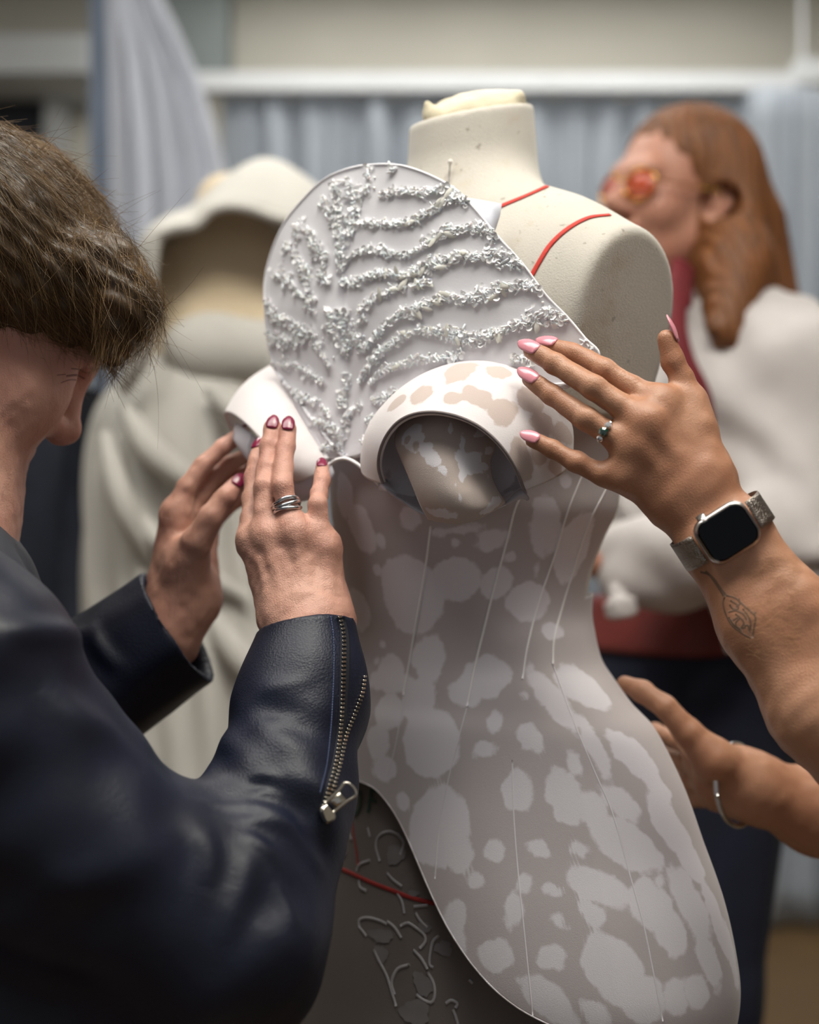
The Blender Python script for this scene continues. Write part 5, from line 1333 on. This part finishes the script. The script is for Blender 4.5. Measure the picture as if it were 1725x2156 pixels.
# ---- emerald ring
m_gold = pm('gold', (212, 166, 84), .22, .08, 100, metal=1.)
m_em = pm('emerald', (6, 58, 44), .06, .1, 60, spec=.8, coat=1.)
m_dia = pm('diamond', (226, 228, 232), .05, .1, 400, metal=.6, spec=1.)
axr = nrm(W_rng[3] - W_rng[2]); ec = P(1276, 908, 1.0405)
rgB = empty('ring', ec, 'gold ring with a green stone between clear stones on the tanned ring finger', 'ring')
FRr = frame(axr, CAMV)
rr = .0092
q = [ec + rr * (math.cos(a) * FRr[:, 0] + math.sin(a) * FRr[:, 1]) for a in np.linspace(0, 2 * math.pi, 44)]
put('band', mkmesh('band', *tube(q, .0010, 8)), m_gold, rgB)
gem_v = [(0, 0, .55)] + [(.62 * math.cos(k * math.pi / 4), .62 * math.sin(k * math.pi / 4), .5) for k in range(8)] + [(math.cos(k * math.pi / 4), math.sin(k * math.pi / 4), .1) for k in range(8)] + [(0, 0, -.7)]
gem_f = [(0, 1 + k, 1 + (k + 1) % 8) for k in range(8)] + [(1 + k, 9 + k, 9 + (k + 1) % 8) for k in range(8)] + [(1 + k, 9 + (k + 1) % 8, 1 + (k + 1) % 8) for k in range(8)] + [(9 + k, 17, 9 + (k + 1) % 8) for k in range(8)]
me_g1, me_g2 = mkmesh('green_stone', gem_v, gem_f, False), mkmesh('clear_stone', gem_v, gem_f, False)
# stones sit on the camera side of the band, spread round it
tgt = P(1289, 921, 1.03); base_a = None
dirs = []
for a in np.linspace(0, 2 * math.pi, 120):
    p = ec + rr * (math.cos(a) * FRr[:, 0] + math.sin(a) * FRr[:, 1]); dirs.append((a, p))
cand = [(a, p) for a, p in dirs if p[1] < ec[1] - .004]
a0 = min(cand, key=lambda t: np.linalg.norm(PX(t[1]) - np.array([1287, 920])))[0]
for da, me, mt, sc in ((0, me_g1, m_em, .0038), (.58, me_g2, m_dia, .0027), (-.58, me_g2, m_dia, .0027), (.92, me_g2, m_dia, .0013), (-.92, me_g2, m_dia, .0013)):
    a = a0 + da; nd = math.cos(a) * FRr[:, 0] + math.sin(a) * FRr[:, 1]
    place('green_stone' if mt is m_em else 'clear_stone', me, mt, rgB, M4(frame(nd, axr) * sc, ec + nd * (rr + .0012)))
# ---- silver bangle on the other wrist
bg_ = empty('bangle', P(1575, 1660, 1.27), 'plain silver bangle on the wrist behind the hip panel', 'bracelet')
axw = nrm(np.array([.74, -.66, .12])); RBg = frame(axw, CAMV); c0 = P(1552, 1652, 1.266)
q = []
for a in np.linspace(0, 2 * math.pi, 60):
    q.append(c0 + .036 * math.cos(a) * RBg[:, 0] + .036 * math.sin(a) * RBg[:, 1])
put('band', mkmesh('band', *tube(q, .0024, 10)), m_silver, bg_)
# ================= red haired woman in the background
m_skinC = skin_mat('ruddy_skin', (182, 134, 112), (164, 110, 90), .5, .2)
DC = 2.02
pC = empty('person', (P(1530, 0, DC)[0], DC, 0), 'smiling woman with long red hair, tinted glasses and a white blouse', 'person')
yc, pc = math.radians(32), math.radians(5)
fC = nrm(np.array([-math.cos(yc) * math.cos(pc), -math.sin(yc) * math.cos(pc), math.sin(pc)])); uC = nrm(np.array([math.sin(pc) + .05, 0, 1.]))
lC_ = np.cross(nrm(uC - fC * (uC @ fC)), fC)
OC = P(1502, 432, DC - .04) - lC_ * .072
gC, HC, RC = head_prims(OC, fC, uC, 1.02, 1)
ncB = P(1520, 660, DC + .02)
gC.append(dict(p=[cap(HC(-.02, 0, -.05), ncB, .050, .055)], K=.03))
shR, shL = P(1400, 740, DC - .16), P(1600, 800, DC + .13)
shN = P(1668, 800, DC - .12)
# shoulders: her left (near the camera) at the right of frame
elC, haC = P(1700, 1150, DC - .20), P(1330, 1180, DC - .24)
elC2, haC2 = P(1500, 1130, DC + .16), P(1300, 1150, DC + .06)
gC.append(dict(p=[cap(ncB, P(1530, 850, DC), .055, .09), cap(P(1530, 850, DC), P(1530, 1150, DC), .09, .11), cap(shN, elC, .045, .04), cap(elC, haC, .036, .028), cap(haC, haC + np.array([-.07, 0, .0]), .026, .016), cap(shL, elC2, .045, .04), cap(elC2, haC2, .036, .028)], k=.04, K=.03))
bodyC = put('body', sdf_mesh('body', gC, .0032), m_skinC, pC)
m_bl = pm('white_blouse', (186, 180, 178), .85, .06, 14, .3, 60)
G = [dict(p=[cap(P(1530, 800, DC), P(1510, 1020, DC), .135, .15), cap(P(1510, 1020, DC), P(1480, 1190, DC), .155, .15), cap(shN, P(1540, 770, DC), .07, .066), cap(shL, P(1530, 780, DC), .065, .075), cap(shN, elC, .068, .072), cap(shL, elC2, .06, .06), ell(P(1560, 900, DC - .03), (.15, .13, .15))], k=.08),
     dict(p=[cap(elC, P(1420, 1175, DC - .25), .072, .062), cap(P(1420, 1175, DC - .25), haC, .060, .052), cap(elC2, haC2, .06, .055)], k=.03, K=.03)]
def dC(X):
    X = np.asarray(X, np.float64)
    return (.004 * wob(X, 6, 6) + .004 * np.sin(X[:, 2] * 45 + X[:, 0] * 20 + 4 * wob(X, 4, 4, 6)) + .001 * wob(X, 14, 6, 8)).astype(np.float32)
me_bl = sdf_mesh('blouse', G, .0055, dC, .012)
blouse = put('blouse', me_bl, m_bl, pC)
put('cuff_tie', mkmesh('cuff_tie', *tube(catmull([P(1295, 1225, DC - .27), P(1305, 1265, DC - .28), P(1312, 1300, DC - .28)], 6), [.012] * 6 + [.020] * 6 + [.014], 10)), m_bl, blouse)
put('hem_tie', mkmesh('hem_tie', *tube([P(1520, 1270, DC - .22), P(1532, 1310, DC - .23), P(1545, 1370, DC - .23)], [.016, .012, .010], 10)), m_bl, blouse)
m_mar = pm('maroon_scarf', (98, 14, 24), .8, .15, 30)
put('scarf', mkmesh('scarf', *tube(catmull([P(1440, 560, DC - .08), P(1432, 620, DC - .16), P(1428, 690, DC - .20), P(1445, 760, DC - .215), P(1478, 830, DC - .22), P(1490, 900, DC - .22)], 6), [.020] * 8 + [.013] * 22 + [.008], 12, True, ([np.array([.2, -1, 0])] * 31, .4))), m_mar, pC, 'dark red scarf hanging from the neck')
m_nvt = pm('navy_trousers', (22, 28, 48), .9, .2, 30)
legs_and_shoes(pC, (P(1450, 0, DC)[0], DC), .09, .90, nrm(np.array([-.9, -.4, 0])), m_nvt, m_shoe, .10)
put('waistband', sdf_mesh('waistband', [dict(p=[cap(P(1470, 1300, DC), P(1460, 1370, DC), .155, .16)]), dict(p=[half(-ZV, P(0, 1362, DC))], op='and'), dict(p=[half(ZV, P(0, 1255, DC))], op='and')], .006), pm('oxblood_leather', (104, 34, 30), .5, .12, 30), pC, 'wide dark red belt')
put('trouser_top', sdf_mesh('trouser_top', [dict(p=[cap(P(1465, 1390, DC), P(1440, 1600, DC), .155, .165)]), dict(p=[half(ZV, P(0, 1352, DC))], op='and')], .007), m_nvt, pC)
m_red = pm('red_hair', (106, 62, 24), .6, .35, 24, .5, 60, stretch=(3, 3, .6))
E = lambda c, r: ell(HC(*c), np.array(r), RC)
hg = [dict(p=[E((-.022, 0, .062), (.106, .090, .092)), E((-.062, 0, .0), (.058, .088, .10)), cap(P(1520, 380, DC + .0), P(1545, 560, DC - .06), .050, .048), cap(P(1545, 560, DC - .06), P(1520, 690, DC - .16), .046, .016), cap(P(1545, 560, DC - .02), P(1625, 670, DC - .06), .050, .020), cap(P(1560, 480, DC + .05), P(1610, 650, DC + .04), .064, .05), cap(P(1540, 560, DC - .06), P(1535, 720, DC - .15), .042, .014)], k=.03),
      dict(p=[ell(HC(.085, -.0, .0), (.085, .088, .085), RC)], op='sub', K=.012), dict(p=[ell(HC(-.002, .085, -.005), (.024, .03, .032), RC)], op='sub', K=.012), dict(p=[ell(HC(.12, 0, -.08), (.11, .1, .1), RC)], op='sub', K=.01)]
put('hair', sdf_mesh('hair', hg, .0045, lambda X: (.0025 * np.sin(X[:, 0] * 380 + X[:, 1] * 250 + 3 * wob(X, 9, 4))).astype(np.float32), .006), m_red, pC, 'long straight red hair')
# eyes, brows, mouth
for s in (-1, 1):
    put('eye', ball(HC(.082, s * .032, .017), .0115 * 1.02, 10), pm('eye_white', (222, 214, 208), .2), bodyC)
    put('iris', ball(HC(.0915, s * .0315, .0165), .0048, 8), pm('iris_brown', (70, 44, 26), .2), bodyC)
    put('eyebrow', mkmesh('eyebrow', *tube(catmull([HC(.084, s * .047, .036), HC(.094, s * .032, .042), HC(.099, s * .016, .038)], 5), .0022, 6)), m_red, bodyC)
put('mouth', mkmesh('mouth', *tube(catmull([HC(.089, -.028, -.042), HC(.101, -.012, -.053), HC(.105, 0, -.054), HC(.101, .012, -.053), HC(.089, .028, -.042)], 6), .0050, 8)), pm('lips', (156, 74, 72), .4), bodyC)
put('teeth', mkmesh('teeth', *tube(catmull([HC(.094, -.018, -.048), HC(.105, 0, -.051), HC(.094, .018, -.048)], 6), .0034, 8)), pm('teeth_white', (220, 214, 204), .3), bodyC)
gl = empty('glasses', HC(.10, 0, .015), 'thin gold glasses with orange tinted lenses on the smiling woman', 'glasses')
m_lens = pm('tinted_lens', (206, 92, 60), .1, .05, 10, alpha=.55, spec=.6)
for s in (-1, 1):
    c0 = HC(.104 - .004, s * .033, .012)
    q = [c0 + .026 * math.cos(a) * RC[:, 1] + .022 * math.sin(a) * RC[:, 2] - .006 * math.cos(a) * s * RC[:, 0] for a in np.linspace(0, 2 * math.pi, 28)]
    put('rim', mkmesh('rim', *tube(q, .0014, 6)), m_gold, gl)
    put('lens', mkmesh('lens', np.array([c0] + q[:-1]), [(0, 1 + k, 1 + (k + 1) % 27) for k in range(27)]), m_lens, gl, solid=.001)
    put('temple', mkmesh('temple', *tube([HC(.098, s * .058, .016), HC(.05, s * .074, .016), HC(-.01, s * .080, .018)], .0013, 6)), m_gold, gl)
put('bridge', mkmesh('bridge', *tube(catmull([HC(.106, -.008, .018), HC(.110, 0, .022), HC(.106, .008, .018)], 5), .0014, 6)), m_gold, gl)

# ================= the second dress form in the background
DF = 2.2
m_beige = lin_mat('beige_linen', (206, 188, 158), (180, 158, 126))
dfx = P(470, 0, DF)[0]
form2 = empty('dress_form', (dfx, DF, 0), 'beige dress form standing behind, half hidden by white drapery', 'dress form')
G = [dict(p=[cap(P(478, 430, DF), P(478, 520, DF), .048, .055)]),
     dict(p=[cap(P(478, 560, DF), P(360, 590, DF), .055, .05), cap(P(478, 560, DF), P(610, 590, DF), .055, .05), ell(P(480, 700, DF), (.125, .09, .19)), ell(P(440, 730, DF - .05), (.055, .05, .06)), ell(P(560, 730, DF - .05), (.055, .05, .06)), cap(P(480, 800, DF), P(480, 960, DF), .105, .11)], k=.04, K=.03)]
T2 = sdf_mesh('torso', G, .006)
put('torso', T2, m_beige, form2)
put('pole', tube([(dfx, DF, .02), (dfx, DF, .95)], .016, 12), m_steel, form2)
put('base', mkmesh('base', *tube([(dfx, DF, 0), (dfx, DF, .02), (dfx, DF, .03)], [.2, .195, .03], 32)), m_wood, form2)
m_drape = pm('ivory_drape', (190, 187, 180), .85, .06, 9, .15, 80)
# sculpted collar with a raised peak
top = [(270, 640, 2.2), (282, 560, 2.2), (300, 505, 2.2), (345, 468, 2.2), (400, 446, 2.2), (440, 418, 2.2), (485, 376, 2.2), (525, 350, 2.2), (560, 340, 2.2), (600, 350, 2.2), (645, 380, 2.2), (700, 425, 2.2), (750, 470, 2.2)]
frn = [(318, 640, 2.08), (322, 560, 2.06), (335, 500, 2.05), (370, 482, 2.04), (412, 474, 2.03), (440, 446, 2.03), (480, 434, 2.03), (530, 440, 2.03), (575, 456, 2.03), (620, 466, 2.03), (660, 480, 2.04), (705, 495, 2.05), (750, 515, 2.06)]
t_, f_ = resample(catmull([P(*q) for q in top], 8), 90), resample(catmull([P(*q) for q in frn], 8), 90)
bk = t_ + (t_ - f_) * np.array([1, 1, -1]) * np.array([.3, .9, -.9]); bk[:, 2] = f_[:, 2]
s = np.linspace(0, 1, 24)[None, :, None]
S = (1 - s) ** 2 * f_[:, None] + 2 * s * (1 - s) * (2 * t_ - .5 * (f_ + bk))[:, None] + s ** 2 * bk[:, None]
coll = empty('collar', P(500, 440, DF), 'white sculpted collar rising to a peak on the beige form', 'collar')
put('collar_shell', mkmesh('collar_shell', *grid(S)), m_drape, coll, solid=.006, off=0)
put('collar_roll', mkmesh('collar_roll', *tube(f_, .008, 10)), m_drape, coll)
# white gown with soft folds
gw = empty('gown', (dfx, DF, .02), 'long white draped gown on the beige form behind the two hands', 'gown')
ROW = [(690, 395, 520), (730, 340, 560), (790, 262, 600), (850, 215, 620), (930, 196, 640), (1050, 186, 650), (1200, 184, 670), (1400, 190, 720), (1700, 170, 780), (2100, 140, 820), (2600, 110, 860)]
R_ = []
for (v, uL, uR) in dens(ROW, 22):
    a = np.arange(160) / 160 * 2 * math.pi; k = np.clip((v - 760) / 300, 0, 1)
    cx_ = P((uL + uR) / 2, 0, DF)[0]; hw = (uR - uL) / 2 / FPX * DF; hz = CAMZ - (v - VC) / FPX * DF
    rr_ = 1 + k * (.05 * np.sin(a * 11 + .004 * v) + .035 * np.sin(a * 19 - .006 * v + 1))
    R_.append(np.stack([cx_ + hw * rr_ * np.cos(a), DF + min(hw * .9, .24) * rr_ * np.sin(a), np.full(160, hz) + .012 * k * np.sin(a * 7 + v * .01)], -1))
R_ = np.array(R_); R_[..., 2] = np.maximum(R_[..., 2], .012)
put('skirt', mkmesh('skirt', *grid(R_, False, True)), m_drape, gw, solid=.004)
for q0, q1, q2, rr0 in (((285, 600), (300, 720), (255, 830), .026), ((262, 860), (330, 960), (460, 1060), .030), ((215, 900), (260, 1060), (330, 1200), .026), ((250, 1050), (380, 1180), (520, 1260), .024), ((440, 820), (520, 880), (600, 900), .028), ((420, 1260), (520, 1400), (640, 1500), .03), ((640, 700), (600, 760), (560, 800), .03)):
    cs = catmull([P(q0[0], q0[1], 2.045), P(q1[0], q1[1], 2.02), P(q2[0], q2[1], 2.045)], 10)
    put('fold', mkmesh('fold', *tube(cs, rr0 * .72 * (.4 + .6 * np.sin(np.linspace(.1, 3.04, len(cs)))), 12)), m_drape, gw)
put('bust_drape', sdf_mesh('bust_drape', [dict(p=[ell(P(450, 735, DF - .09), (.075, .05, .055)), ell(P(570, 745, DF - .08), (.06, .05, .05))], k=.03)], .005), m_drape, gw)
